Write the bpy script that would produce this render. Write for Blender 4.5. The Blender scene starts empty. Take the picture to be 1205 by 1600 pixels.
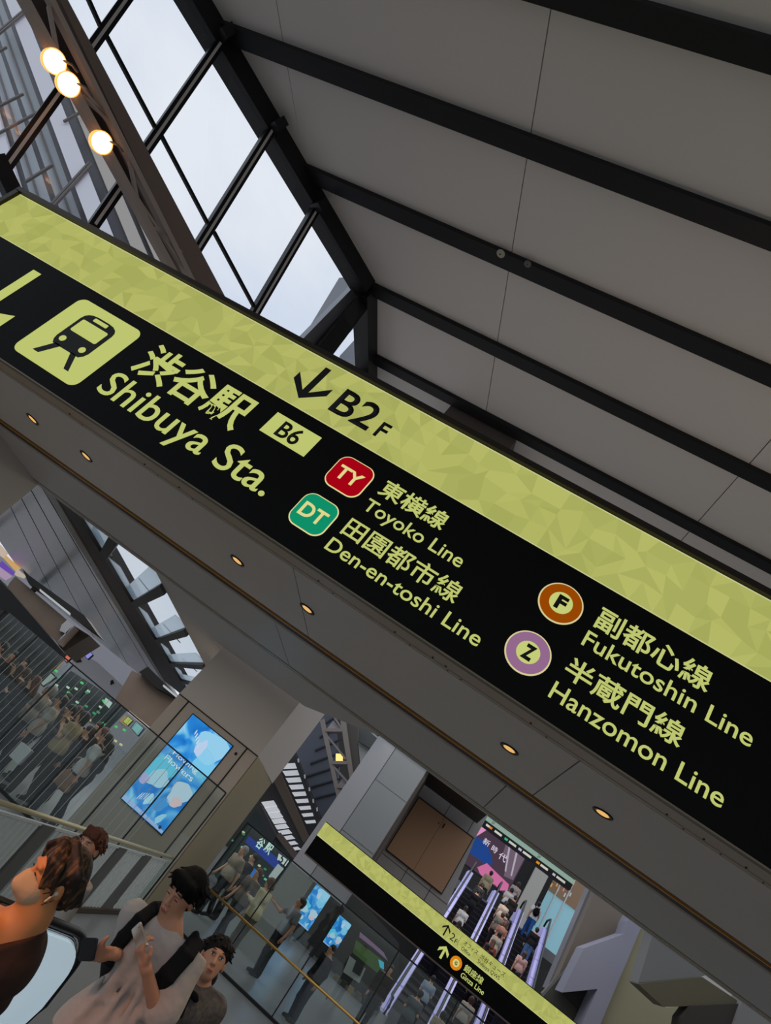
import bpy, bmesh, math, random
import numpy as np
from mathutils import Vector, Matrix
random.seed(7); rng = np.random.default_rng(11)
C = bpy.context.scene.collection
SC = bpy.context.scene
H = 2.3                      # eye height above the concourse floor
FL = -H                      # floor, measured from the eye
# ------------------------------------------------------------------ camera
ROLL, PITCH, YAW, F = math.radians(39.93636603), math.radians(26.27776655), math.radians(-18.97934709), 1005.993
def cam_rot():
    cy, sy, cp, sp, cr, sr = math.cos(YAW), math.sin(YAW), math.cos(PITCH), math.sin(PITCH), math.cos(ROLL), math.sin(ROLL)
    f = np.array([sy*cp, cy*cp, sp]); r = np.array([cy, -sy, 0]); d = np.cross(f, r)
    return np.stack([r*cr - d*sr, r*sr + d*cr, f])
R = cam_rot()
def ray(u, v): return R.T @ np.array([(u-602.5)/F, (v-800)/F, 1.0])
def PY(u, v, Y): d = ray(u, v); return Vector(d*(Y/d[1]))          # point of that sight line on the plane y = Y
def PZ(u, v, Z): d = ray(u, v); return Vector(d*(Z/d[2]))
def PP(u, v, p0, n): d = ray(u, v); n = np.array(n); return Vector(d*((n @ np.array(p0))/(n @ d)))
cd = bpy.data.cameras.new('camera'); cam = bpy.data.objects.new('camera', cd); C.objects.link(cam)
cd.sensor_width = 36; cd.sensor_fit = 'AUTO'; cd.lens = 36*F/1600; cd.clip_end = 500; cd.clip_start = 0.05
M = Matrix.Identity(4)
for i in range(3): M[i][0] = R[0][i]; M[i][1] = -R[1][i]; M[i][2] = -R[2][i]
M[2][3] = H
cam.matrix_world = M; SC.camera = cam
SC.view_settings.view_transform = 'Standard'; SC.view_settings.look = 'None'
SC.view_settings.exposure = 0; SC.view_settings.gamma = 1; SC.view_settings.use_curve_mapping = False
try:
    SC.cycles.use_denoising = True; SC.cycles.max_bounces = 8; SC.cycles.transparent_max_bounces = 24
    SC.cycles.sample_clamp_indirect = 4
except Exception: pass
# ------------------------------------------------------------------ materials
def lin(c):
    return tuple((x/255/12.92 if x/255 <= .04045 else ((x/255+.055)/1.055)**2.4) for x in c)
MATS = {}
def mat(name, rgb, rough=.6, metal=0, spec=.4, emit=None, es=1.0, bump=None, noise=None, coat=0):
    if name in MATS: return MATS[name]
    m = bpy.data.materials.new(name); m.use_nodes = True; nt = m.node_tree; b = nt.nodes['Principled BSDF']
    b.inputs['Base Color'].default_value = (*lin(rgb), 1); b.inputs['Roughness'].default_value = rough
    b.inputs['Metallic'].default_value = metal; b.inputs['Specular IOR Level'].default_value = spec
    if coat: b.inputs['Coat Weight'].default_value = coat
    if emit:
        b.inputs['Emission Color'].default_value = (*lin(emit), 1); b.inputs['Emission Strength'].default_value = es
    if noise:   # (scale, amount): mild albedo mottling of the real surface
        tc = nt.nodes.new('ShaderNodeTexCoord'); n = nt.nodes.new('ShaderNodeTexNoise'); n.inputs['Scale'].default_value = noise[0]
        n.inputs['Detail'].default_value = 4
        mx = nt.nodes.new('ShaderNodeMix'); mx.data_type = 'RGBA'
        a = lin(rgb); k = noise[1]
        mx.inputs[6].default_value = (*[x*(1-k) for x in a], 1); mx.inputs[7].default_value = (*[min(1, x*(1+k)) for x in a], 1)
        nt.links.new(tc.outputs['Object'], n.inputs['Vector']); nt.links.new(n.outputs['Fac'], mx.inputs[0]); nt.links.new(mx.outputs[2], b.inputs['Base Color'])
    if bump:
        tc = nt.nodes.new('ShaderNodeTexCoord'); n = nt.nodes.new('ShaderNodeTexNoise'); n.inputs['Scale'].default_value = bump[0]
        bp = nt.nodes.new('ShaderNodeBump'); bp.inputs['Strength'].default_value = bump[1]; bp.inputs['Distance'].default_value = bump[2] if len(bump) > 2 else .01
        nt.links.new(tc.outputs['Object'], n.inputs['Vector']); nt.links.new(n.outputs['Fac'], bp.inputs['Height']); nt.links.new(bp.outputs['Normal'], b.inputs['Normal'])
    MATS[name] = m; return m
def glow(name, rgb, s=1.0):
    if name in MATS: return MATS[name]
    m = bpy.data.materials.new(name); m.use_nodes = True; nt = m.node_tree; nt.nodes.clear()
    e = nt.nodes.new('ShaderNodeEmission'); o = nt.nodes.new('ShaderNodeOutputMaterial')
    e.inputs[0].default_value = (*lin(rgb), 1); e.inputs[1].default_value = s
    nt.links.new(e.outputs[0], o.inputs[0]); MATS[name] = m; return m
def glass(name, tint, refl=.08, rough=.02):
    if name in MATS: return MATS[name]
    m = bpy.data.materials.new(name); m.use_nodes = True; nt = m.node_tree; nt.nodes.clear()
    t = nt.nodes.new('ShaderNodeBsdfTransparent'); t.inputs[0].default_value = (*tint, 1)
    g = nt.nodes.new('ShaderNodeBsdfGlossy'); g.inputs['Roughness'].default_value = rough; g.inputs[0].default_value = (.9, .95, .95, 1)
    mx = nt.nodes.new('ShaderNodeMixShader'); mx.inputs[0].default_value = refl; o = nt.nodes.new('ShaderNodeOutputMaterial')
    nt.links.new(t.outputs[0], mx.inputs[1]); nt.links.new(g.outputs[0], mx.inputs[2]); nt.links.new(mx.outputs[0], o.inputs[0])
    MATS[name] = m; return m
# ------------------------------------------------------------------ mesh builder
class MB:
    def __init__(s): s.v = []; s.f = []; s.m = []; s.mats = []
    def mi(s, m):
        if m not in s.mats: s.mats.append(m)
        return s.mats.index(m)
    def add(s, vs, fs, m=None):
        o = len(s.v); s.v += [tuple(x) for x in vs]; i = s.mi(m) if m else 0
        for f in fs: s.f.append(tuple(o+k for k in f)); s.m.append(i)
        return s
    def hexa(s, p, m=None):      # 8 corners: bottom loop 0-3, top loop 4-7
        return s.add(p, [(0,3,2,1),(4,5,6,7),(0,1,5,4),(1,2,6,5),(2,3,7,6),(3,0,4,7)], m)
    def box(s, x0, x1, y0, y1, z0, z1, m=None):
        return s.hexa([(x0,y0,z0),(x1,y0,z0),(x1,y1,z0),(x0,y1,z0),(x0,y0,z1),(x1,y0,z1),(x1,y1,z1),(x0,y1,z1)], m)
    def prism(s, poly, ext, m=None):   # polygon of 3-D points pushed along ext
        n = len(poly); P = [Vector(p) for p in poly]; e = Vector(ext)
        fs = [tuple(range(n)), tuple(range(2*n-1, n-1, -1))] + [(i, i+n, (i+1) % n+n, (i+1) % n) for i in range(n)]
        return s.add(P + [p+e for p in P], fs, m)
    def bar(s, p, q, w, h, up=(0,0,1), m=None):
        p, q = Vector(p), Vector(q); d = (q-p).normalized(); a = d.cross(Vector(up)).normalized(); b = a.cross(d).normalized()
        a = a*w/2; b = b*h/2
        return s.hexa([p-a-b, p+a-b, p+a+b, p-a+b, q-a-b, q+a-b, q+a+b, q-a+b], m)
    def tube(s, pts, r, n=10, m=None, cap=True):
        P = [Vector(p) for p in pts]; rs = r if isinstance(r, (list, tuple)) else [r]*len(P); rings = []
        for i, p in enumerate(P):
            d = (P[min(i+1, len(P)-1)] - P[max(i-1, 0)]).normalized()
            a = d.cross(Vector((0,0,1)) if abs(d.z) < .9 else Vector((1,0,0))).normalized(); b = d.cross(a)
            rings.append([p + (a*math.cos(t)+b*math.sin(t))*rs[i] for t in [2*math.pi*k/n for k in range(n)]])
        vs = [x for rg in rings for x in rg]
        fs = [(i*n+k, i*n+(k+1) % n, (i+1)*n+(k+1) % n, (i+1)*n+k) for i in range(len(P)-1) for k in range(n)]
        if cap: fs += [tuple(range(n-1, -1, -1)), tuple(range((len(P)-1)*n, len(P)*n))]
        return s.add(vs, fs, m)
    def disc(s, c, r, h, axis=(0,0,1), n=24, m=None):
        c = Vector(c); a = Vector(axis).normalized(); return s.tube([c, c+a*h], r, n, m)
    def lathe(s, prof, c, axis=(0,0,1), n=24, m=None):    # prof: (radius, height along axis)
        c = Vector(c); d = Vector(axis).normalized(); a = d.cross(Vector((0,0,1)) if abs(d.z) < .9 else Vector((1,0,0))).normalized(); b = d.cross(a)
        vs = [c + d*h + (a*math.cos(2*math.pi*k/n)+b*math.sin(2*math.pi*k/n))*r for r, h in prof for k in range(n)]
        fs = [(i*n+k, i*n+(k+1) % n, (i+1)*n+(k+1) % n, (i+1)*n+k) for i in range(len(prof)-1) for k in range(n)]
        return s.add(vs, fs, m)
    def build(s, name, m=None, parent=None, smooth=False, local=False, bevel=0):
        me = bpy.data.meshes.new(name)
        off = Vector((0,0,0)) if local else Vector((0,0,H))
        o = bpy.data.objects.new(name, me)
        if parent is not None:
            if not local: off = off - org(parent)
            o.parent = parent
        me.from_pydata([tuple(Vector(v)+off) for v in s.v], [], s.f)
        if m is not None: me.materials.append(m)
        else:
            for x in s.mats: me.materials.append(x)
            me.polygons.foreach_set('material_index', s.m)
        bm = bmesh.new(); bm.from_mesh(me); bmesh.ops.recalc_face_normals(bm, faces=bm.faces); bm.to_mesh(me); bm.free()
        if smooth: me.polygons.foreach_set('use_smooth', [True]*len(me.polygons))
        C.objects.link(o)
        if bevel:
            b = o.modifiers.new('edge', 'BEVEL'); b.width = bevel; b.segments = 2; b.limit_method = 'ANGLE'
        return o
def org(o):
    p = Vector((0,0,0))
    while o is not None: p = p + o.location; o = o.parent
    return p
def tag(o, label=None, cat=None, group=None, kind=None):
    if label: o['label'] = label
    if cat: o['category'] = cat
    if group: o['group'] = group
    if kind: o['kind'] = kind
    return o
def thing(name, label, cat, loc=(0,0,0), group=None):     # loc measured from the eye
    o = bpy.data.objects.new(name, None); C.objects.link(o); o.location = Vector(loc)+Vector((0,0,H)); o.empty_display_size = .1
    return tag(o, label, cat, group)
def struct(o): o['kind'] = 'structure'; return o
def dup(root, loc, label, group=None, parent=None):
    r = root.copy(); C.objects.link(r)
    if parent is None: r.location = Vector(loc)+Vector((0,0,H)); r['label'] = label
    else: r.parent = parent
    for ch in list(root.children): dup(ch, None, None, None, r)
    return r
# ------------------------------------------------------------------ lettering
def letters(name, body, x0, x1, z0, z1, Y, m, parent, bold=0.0, depth=.004, keep=False):
    """flat raised lettering on a vertical face at depth Y, filling the box x0..x1, z0..z1"""
    cu = bpy.data.curves.new('lettering', 'FONT'); cu.body = body; cu.size = 1; cu.offset = bold; cu.extrude = 0.0; cu.resolution_u = 4
    t = bpy.data.objects.new('lettering', cu); C.objects.link(t)
    dg = bpy.context.evaluated_depsgraph_get(); dg.update()
    me = bpy.data.meshes.new_from_object(t.evaluated_get(dg)); me.name = name
    bpy.data.objects.remove(t); bpy.data.curves.remove(cu)
    n = len(me.vertices); co = np.empty(n*3); me.vertices.foreach_get('co', co); co = co.reshape(-1, 3)
    lo, hi = co.min(0), co.max(0)
    sx = (x1-x0)/(hi[0]-lo[0]); sz = (z1-z0)/(hi[1]-lo[1])
    out = np.empty_like(co); o_ = org(parent)
    out[:, 0] = x0+(co[:, 0]-lo[0])*sx - o_.x; out[:, 2] = z0+(co[:, 1]-lo[1])*sz+H-o_.z; out[:, 1] = Y-depth-o_.y
    me.vertices.foreach_set('co', out.ravel()); me.materials.clear(); me.materials.append(m)
    bm = bmesh.new(); bm.from_mesh(me)
    r = bmesh.ops.extrude_face_region(bm, geom=list(bm.faces)); bmesh.ops.translate(bm, verts=[v for v in r['geom'] if isinstance(v, bmesh.types.BMVert)], vec=(0, depth*.9, 0))
    bmesh.ops.recalc_face_normals(bm, faces=bm.faces); bm.to_mesh(me); bm.free()
    def put(mesh): o = bpy.data.objects.new(name, mesh); C.objects.link(o); o.parent = parent; return o
    if ' ' in body:          # one part per word: cut at the widest gap
        xs = np.unique(np.round(out[:, 0], 4)); k = int(np.argmax(np.diff(xs))); cut = (xs[k]+xs[k+1])/2
        for side in (-1, 1):
            m2 = me.copy(); bm = bmesh.new(); bm.from_mesh(m2)
            bmesh.ops.delete(bm, geom=[v for v in bm.verts if (v.co.x-cut)*side < 0], context='VERTS'); bm.to_mesh(m2); bm.free(); o = put(m2)
        return o
    return put(me)
def plate(name, pts, Y, m, parent, depth=.004):      # polygon (x,z) as a thin raised plate on a vertical face
    mb = MB(); mb.prism([(x, Y-depth, z) for x, z in pts], (0, depth*.9, 0), m); return mb.build(name, m, parent)
def rrect(x0, x1, z0, z1, r, n=6):
    o = []
    for cx, cz, a0 in ((x1-r, z1-r, 0), (x0+r, z1-r, 90), (x0+r, z0+r, 180), (x1-r, z0+r, 270)):
        o += [(cx+r*math.cos(math.radians(a0+90*k/n)), cz+r*math.sin(math.radians(a0+90*k/n))) for k in range(n+1)]
    return o
def circ(cx, cz, r, n=40): return [(cx+r*math.cos(2*math.pi*k/n), cz+r*math.sin(2*math.pi*k/n)) for k in range(n)]
# ------------------------------------------------------------------ palette
bronze = mat('dark_bronze', (46,38,30), .45, .3); black_face = mat('black_sign_face', (12,12,12), .6, 0, .12)
dark = mat('dark_steel', (30,31,34), .5, .2); dark2 = mat('dark_steel_edge', (24,25,28), .6)
panel_m = mat('roof_panel_white', (226,222,217), .5, 0, .3); joint_m = mat('joint_gap', (42,40,38), .9)
soff = mat('soffit_panel', (222,212,203), .5, 0, .35, noise=(3,.03)); soff2 = mat('soffit_far', (206,200,196), .5)
soff_trim = mat('soffit_trim', (190,170,150), .4, .1); brass = mat('brass', (226,160,76), .4, .1)
taupe = mat('taupe_wall', (196,186,176), .6); grey = mat('grey_panel', (150,150,150), .55); grey_d = mat('grey_dark_panel', (92,92,92), .6)
floor_m = mat('stone_floor', (128,130,130), .28, 0, .5, noise=(2.5,.08)); black = mat('black', (12,12,13), .5); rubber = mat('black_rubber', (16,16,17), .4)
steel = mat('brushed_steel', (175,172,170), .25, .9); white_m = mat('white_paint', (225,225,225), .5); chrome = mat('chrome', (200,205,210), .12, 1)
wood = mat('brown_plank', (124,110,100), .7, noise=(1.5,.3)); pane_g = glass('clear_pane', (.985,.99,.995), .012); rail_g = glass('railing_glass', (.90,.935,.92), .045)
lime = [glow('lime_lit_%d' % i, c) for i, c in enumerate([(168,172,94), (172,176,97), (176,180,99), (179,183,102), (165,169,91)])]
lime_edge = glow('lime_edge', (198,200,140)); lime_txt = glow('lime_letter', (189,197,112)); ink = mat('black_ink', (10,10,8), .6)
# ------------------------------------------------------------------ ground and enclosing shell
mb = MB(); mb.box(-40, 16, -7, 60, FL-.3, FL); struct(mb.build('floor', floor_m))
mb = MB(); mb.box(11.5, 11.8, -7, 40, FL, 8.5); struct(mb.build('wall_east', taupe))
# ------------------------------------------------------------------ main direction sign (face at y = 3.5)
SY = 3.5; SX0, SX1 = -5.86, 4.4; ZL0, ZL1, ZB0 = 2.171, 2.667, 1.2545
sg = thing('direction_sign', 'long overhead black and lime station sign with train pictogram and line names', 'sign', (0, SY, ZB0))
mb = MB(); mb.box(SX0-.05, SX1, SY+.004, SY+.14, ZB0-.001, ZL1+.045); mb.build('housing', bronze, sg)
mb = MB(); mb.box(SX0-.05, SX1, SY-.035, SY+.15, ZL1+.004, ZL1+.05); mb.box(SX0-.055, SX0-.004, SY-.03, SY+.14, ZB0, ZL1+.05)
mb.build('frame', bronze, sg)
MB().box(SX0-.05, SX1, SY-.008, SY+.03, ZB0-.012, ZB0-.0015).build('lower_rail', mat('sign_lower_rail', (124,112,90), .4, .1), sg)
mb = MB(); mb.box(SX0, SX1, SY-.0005, SY+.004, ZB0, ZL0); mb.build('black_face', black_face, sg)
def facets(x0, x1, z0, z1, Y, cell, parent, rows=4):
    mb = MB(); nx = int(round((x1-x0)/cell)); V = {}
    for i in range(nx+1):
        for j in range(rows+1):
            jx = 0 if i in (0, nx) or random.random() < .45 else random.choice((-.5, .35, .5, 0))*cell*.6
            jz = 0 if j in (0, rows) or random.random() < .45 else random.choice((-.5, .5, .3))*cell*.6
            V[i, j] = (x0+(x1-x0)*i/nx+jx, Y, z0+(z1-z0)*j/rows+jz)
    for m in lime: mb.mi(m)
    for i in range(nx):
        for j in range(rows):
            a, b, c, d = V[i, j], V[i+1, j], V[i+1, j+1], V[i, j+1]
            if random.random() < .22: mb.add([a, b, c, d], [(0,1,2,3)], random.choice(lime))
            elif random.random() < .5: mb.add([a, b, c], [(0,1,2)], random.choice(lime)); mb.add([a, c, d], [(0,1,2)], random.choice(lime))
            else: mb.add([a, b, d], [(0,1,2)], random.choice(lime)); mb.add([b, c, d], [(0,1,2)], random.choice(lime))
    return mb.build('lime_band', None, parent)
facets(SX0, SX1, ZL0, ZL1, SY-.001, .124, sg)
mb = MB(); mb.box(SX0, SX1, SY-.002, SY, ZL1-.008, ZL1); mb.box(SX0, SX1, SY-.002, SY, ZL0, ZL0+.007); mb.build('band_edge', lime_edge, sg)
def arrow_down(cx, top, tip, w, wing_x, wing_top, m, name, Y, parent, up=False):
    t = w*1.0; L = [(cx-w/2, top), (cx+w/2, top), (cx+w/2, tip+w*1.55), (cx+wing_x, wing_top), (cx+wing_x, wing_top-w*1.5), (cx, tip), (cx-wing_x, wing_top-w*1.5), (cx-wing_x, wing_top), (cx-w/2, tip+w*1.55)]
    if up: L = [(x, top+tip-z) for x, z in L]
    return plate(name, L, Y, m, parent)
arrow_down(-4.863-.0, 2.052, 1.36, .094, .285, 1.605, lime_txt, 'down_arrow', SY, sg)
arrow_down(-2.265, 2.602, 2.249, .05, .152, 2.455, ink, 'down_arrow', SY-.002, sg)
pc = plate('train_pictogram', rrect(-4.325, -3.635, 1.37, 2.062, .07), SY, lime_txt, sg)
tr_body = [(-4.149,1.66), (-4.149,1.89), (-4.142,1.925), (-4.12,1.95), (-4.085,1.966), (-4.03,1.973), (-3.92,1.973), (-3.865,1.966), (-3.83,1.95), (-3.808,1.925), (-3.80,1.89), (-3.80,1.66), (-3.812,1.622), (-3.838,1.592), (-4.112,1.588), (-4.138,1.62)]
plate('train', tr_body, SY-.004, ink, pc)
plate('track', [(-4.176,1.455), (-4.118,1.455), (-4.03,1.60), (-4.09,1.60)], SY-.004, ink, pc); plate('track', [(-3.832,1.455), (-3.784,1.455), (-3.866,1.60), (-3.922,1.60)], SY-.004, ink, pc)
plate('windscreen', rrect(-4.114, -3.838, 1.755, 1.892, .015), SY-.008, lime_txt, pc); plate('route_plate', rrect(-4.046, -3.903, 1.921, 1.954, .006), SY-.008, lime_txt, pc)
for x in (-4.083, -3.867): plate('headlamp', circ(x, 1.66, .028, 20), SY-.008, lime_txt, pc)
letters('kanji_lettering', '渋谷駅', -3.466, -2.444, 1.728, 2.062, SY, lime_txt, sg, .018)
letters('station_lettering', 'Shibuya Sta.', -3.498, -1.918, 1.378, 1.678, SY, lime_txt, sg, .005)
letters('floor_number', 'B2', -2.032, -1.697, 2.288, 2.53, SY-.002, ink, sg, .013); letters('floor_letter', 'F', -1.64, -1.565, 2.288, 2.43, SY-.002, ink, sg, .016)
b6 = plate('exit_plate', [(-2.298,1.862), (-1.905,1.862), (-1.905,2.061), (-2.298,2.061)], SY, lime_txt, sg); letters('exit_number', 'B6', -2.197, -2.016, 1.889, 2.032, SY-.004, ink, b6, .013)
def badge_sq(name, x0, x1, z0, z1, col, txt):
    b = plate(name, rrect(x0, x1, z0, z1, .075, 8), SY, glow('badge_rim', (226,214,150)), sg)
    plate('colour_field', rrect(x0+.008, x1-.008, z0+.008, z1-.008, .068, 8), SY-.004, col, b)
    cx, cz = (x0+x1)/2, (z0+z1)/2
    letters('line_code', txt, cx-.095, cx+.092, cz-.056, cz+.052, SY-.008, glow('badge_letter', (222,214,140)), b, .02)
badge_sq('red_line_badge', -1.694, -1.415, 1.774, 2.050, glow('badge_red', (163,3,20)), 'TY'); badge_sq('green_line_badge', -1.700, -1.428, 1.409, 1.680, glow('badge_green', (14,143,104)), 'DT')
def badge_ci(name, cx, cz, r, ri, col, txt):
    b = plate(name, circ(cx, cz, r, 48), SY, glow('badge_rim2', (214,204,150)), sg)
    plate('colour_ring', circ(cx, cz, r-.009, 48), SY-.004, col, b); plate('badge_centre', circ(cx, cz, ri, 36), SY-.008, glow('badge_mid', (196,204,120)), b)
    letters('line_code', txt, cx-.03, cx+.034, cz-.048, cz+.047, SY-.012, ink, b, .045)
badge_ci('orange_line_badge', .005, 1.912, .134, .07, glow('badge_orange', (150,70,2)), 'F'); badge_ci('purple_line_badge', -.008, 1.530, .133, .068, glow('badge_purple', (146,104,140)), 'Z')
letters('kanji_lettering', '東横線', -1.336, -.841, 1.908, 2.054, SY, lime_txt, sg, .014); letters('line_lettering', 'Toyoko Line', -1.345, -.608, 1.728, 1.856, SY, lime_txt, sg, .006)
letters('kanji_lettering', '田園都市線', -1.349, -.510, 1.530, 1.680, SY, lime_txt, sg, .008); letters('line_lettering', 'Den-en-toshi Line', -1.362, -.262, 1.388, 1.486, SY, lime_txt, sg, .006)
letters('kanji_lettering', '副都心線', .220, .906, 1.892, 2.048, SY, lime_txt, sg, .014); letters('line_lettering', 'Fukutoshin Line', .214, 1.198, 1.752, 1.856, SY, lime_txt, sg, .006)
letters('kanji_lettering', '半蔵門線', .206, .891, 1.522, 1.668, SY, lime_txt, sg, .014); letters('line_lettering', 'Hanzomon Line', .198, 1.174, 1.374, 1.480, SY, lime_txt, sg, .006)
# ------------------------------------------------------------------ soffit behind the sign
ZS = 1.24; X0, X1 = -5.8, 7.5
mb = MB()
mb.box(X0, X1, 3.53, 3.662, ZS+.004, ZS+.1, soff_trim); mb.box(X0, X1, 3.662, 3.668, ZS+.02, ZS+.1, joint_m); mb.box(X0, X1, 3.668, 3.70, ZS+.002, ZS+.1, soff_trim); mb.box(X0, X1, 3.70, 3.706, ZS+.02, ZS+.1, joint_m)
xs = [X0, -1.51, .52, 2.6, 4.7, X1]
for a, b in zip(xs, xs[1:]):
    mb.box(a+.004, b-.004, 3.706, 4.905, ZS, ZS+.1, soff); mb.box(b-.004, b+.004, 3.706, 4.905, ZS+.03, ZS+.1, joint_m)
mb.box(X0, X1, 4.905, 5.165, ZS+.10, ZS+.14, joint_m); mb.box(X0, X1, 4.905, 4.945, ZS+.006, ZS+.1, bronze); mb.box(X0, X1, 5.01, 5.035, ZS+.006, ZS+.1, brass); mb.box(X0, X1, 5.07, 5.14, ZS+.012, ZS+.1, bronze); mb.box(X0, X1, 5.14, 5.165, ZS+.01, ZS+.1, soff_trim)
xs = [X0, -1.9, .35, X1]
for a, b in zip(xs, xs[1:]): mb.box(a+.004, b-.004, 5.165, 6.28, ZS, ZS+.1, soff2)
mb.box(X0, X1, 5.165, 6.28, ZS+.03, ZS+.12, joint_m)
mb.box(X0, X1, 6.28, 6.31, ZS+.02, ZS+.1, joint_m); mb.box(X0, X1, 6.31, 6.36, ZS-.004, ZS+.1, soff_trim); mb.box(X0, X1, 6.36, 6.38, ZS+.02, ZS+.1, joint_m); mb.box(X0, X1, 6.38, 6.43, ZS-.006, ZS+.1, soff2)
for x in (-4.9,-2.83,-2.5,-.72,-.45,-.36,1.0,1.2,1.42,-3.6,-1.3,.2): mb.disc((x,3.64,ZS-.001), .006, .01, (0,0,1), 8, black); mb.disc((x+.11,3.685,ZS-.001), .005, .01, (0,0,1), 8, black)
struct(mb.build('ceiling_lower', None))
mb = MB(); mb.box(X0, X1, 3.66, 6.43, ZS+.15, 2.62); struct(mb.build('wall_fascia', taupe))
mb = MB(); mb.box(-6.1, -5.8, 3.7, 6.43, FL, 2.6); struct(mb.build('wall_side', taupe))
# downlights
warm = mat('lamp_warm_lens', (255,214,150), .4, 0, .4, (255,196,112), .75); lens_mid = mat('lamp_baffle', (120,84,48), .5, .3, .4, (190,130,70), .25)
DL = [(-4.44,'first of the sill row, over the lit escalator end'), (-3.772,''), (-2.121,''), (-1.456,''), (.199,''), (.852,'')]
DLl = ['small round warm downlight at the shadowed end of the soffit, under the train pictogram', 'small round warm downlight in the soffit under the big white station name',
       'small round warm downlight in the soffit below the final a of the station name', 'small round warm downlight beside the soffit joint below the green badge',
       'small round warm downlight in the soffit below the purple badge, over the info sign', 'small round warm downlight in the soffit between the purple badge and the grey pillar']
d0 = None
for (x, _), lb in zip(DL, DLl):
    if d0 is None:
        d0 = thing('downlight', lb, 'ceiling light', (x, 4.28, ZS), 'downlights in the soffit')
        mb = MB(); mb.lathe([(.066,0), (.066,-.006), (.052,-.007), (.045,.0)], (0,0,0)); mb.build('trim_ring', mat('lamp_trim', (24,20,18), .4, .3), d0, True, True)
        mb = MB(); mb.lathe([(.05,-.001), (.043,-.004), (.036,-.0035)], (0,0,0)); mb.build('baffle', lens_mid, d0, True, True)
        mb = MB(); mb.disc((0,0,-.0042), .040, .003); mb.build('lens', warm, d0, False, True)
    else: dup(d0, (x, 4.28, ZS), lb)
for x, _ in DL:
    l = bpy.data.lights.new('downlight_beam', 'SPOT'); l.energy = 26; l.color = (1,.80,.58); l.spot_size = 1.9; l.spot_blend = .8; l.shadow_soft_size = .04
    o = bpy.data.objects.new('downlight_beam', l); C.objects.link(o); o.location = (x, 4.28, ZS+H-.03)
# ------------------------------------------------------------------ high roof
S = 2.6
def rz(y): return 2.30*S+.111*y
YR0, YR1 = -7, 10.4
def gx(y): return -1.847*S+(y-2.53*S)*.67 if y < 2.53*S else -1.85*S-(y-2.53*S)*.07      # glazed edge of the roof
ys = [YR0, .2*S, .858*S, 1.372*S, 1.94*S, 2.547*S, 3.19*S, YR1]
cuts = [-2.25*S, -1.0*S, .42*S, 1.75*S, 3.2*S, 4.5*S]
mb = MB()
mb.prism([(gx(YR0),YR0,rz(YR0)+.04), (12,YR0,rz(YR0)+.04), (12,YR1,rz(YR1)+.04), (gx(YR1),YR1,rz(YR1)+.04), (gx(2.53*S),2.53*S,rz(2.53*S)+.04)], (0,0,.15), joint_m)
for y0, y1 in zip(ys, ys[1:]):
    y0 += .02; y1 -= .02
    ce = [None]+cuts+[12]
    for k in range(len(ce)-1):
        a0 = gx(y0) if ce[k] is None else ce[k]+.006; a1 = gx(y1) if ce[k] is None else ce[k]+.006; b = ce[k+1]-.006
        a0 = max(a0, gx(y0)); a1 = max(a1, gx(y1))
        if b <= min(a0, a1)+.02: continue
        b0 = max(b, a0+.001); b1 = max(b, a1+.001)
        pts = [(a0,y0,rz(y0)), (b0,y0,rz(y0)), (b1,y1,rz(y1)), (a1,y1,rz(y1))]
        mb.prism(pts, (0,0,.045), panel_m)
struct(mb.build('ceiling', None))
for i, y in enumerate(ys[1:-1]):
    w = .105
    mb = MB(); mb.hexa([(gx(y)-.1,y-w,rz(y)-.09), (12,y-w,rz(y)-.09), (12,y+w,rz(y)-.09), (gx(y)-.1,y+w,rz(y)-.09), (gx(y)-.1,y-w,rz(y)+.02), (12,y-w,rz(y)+.02), (12,y+w,rz(y)+.02), (gx(y)-.1,y+w,rz(y)+.02)])
    struct(mb.build('trim_%d' % (i+1), dark))
# small round fittings under the beams
yc = 1.94*S; zc = rz(yc)-.09
def fitting(u, v, r, lb, m):
    p = PZ(u, v, zc); t = thing('beam_fitting', lb, 'sprinkler', (p.x, p.y, zc), 'fittings under the roof beams')
    MB().lathe([(0,-.02), (r*.5,-.02), (r*.55,-.012), (r,-.01), (r,.0)], (0,0,0)).build('cover_ring', m, t, True, True)
    MB().lathe([(0,-.026), (r*.18,-.026), (r*.2,-.018)], (0,0,0)).build('nozzle', mat('fitting_dark', (60,56,50), .5), t, True, True)
fitting(783, 396, .055, 'larger pale round fitting on the underside of a black roof beam', mat('fitting_pale', (190,185,170), .5))
fitting(825, 412, .045, 'smaller grey round fitting with dark core under a black roof beam', mat('fitting_grey', (120,116,110), .5))
# hanging bulkhead behind the sign
a = PP(706, 632, (0,0,rz(0)), (0,-.111,1)); b = PP(808, 687, (0,0,rz(0)), (0,-.111,1))
mb = MB(); mb.box(a.x, b.x, a.y, a.y+.9, rz(a.y)-.9, rz(a.y)-.02); struct(mb.build('trim_bulkhead', mat('bulkhead_grey', (104,98,94), .7)))
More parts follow.
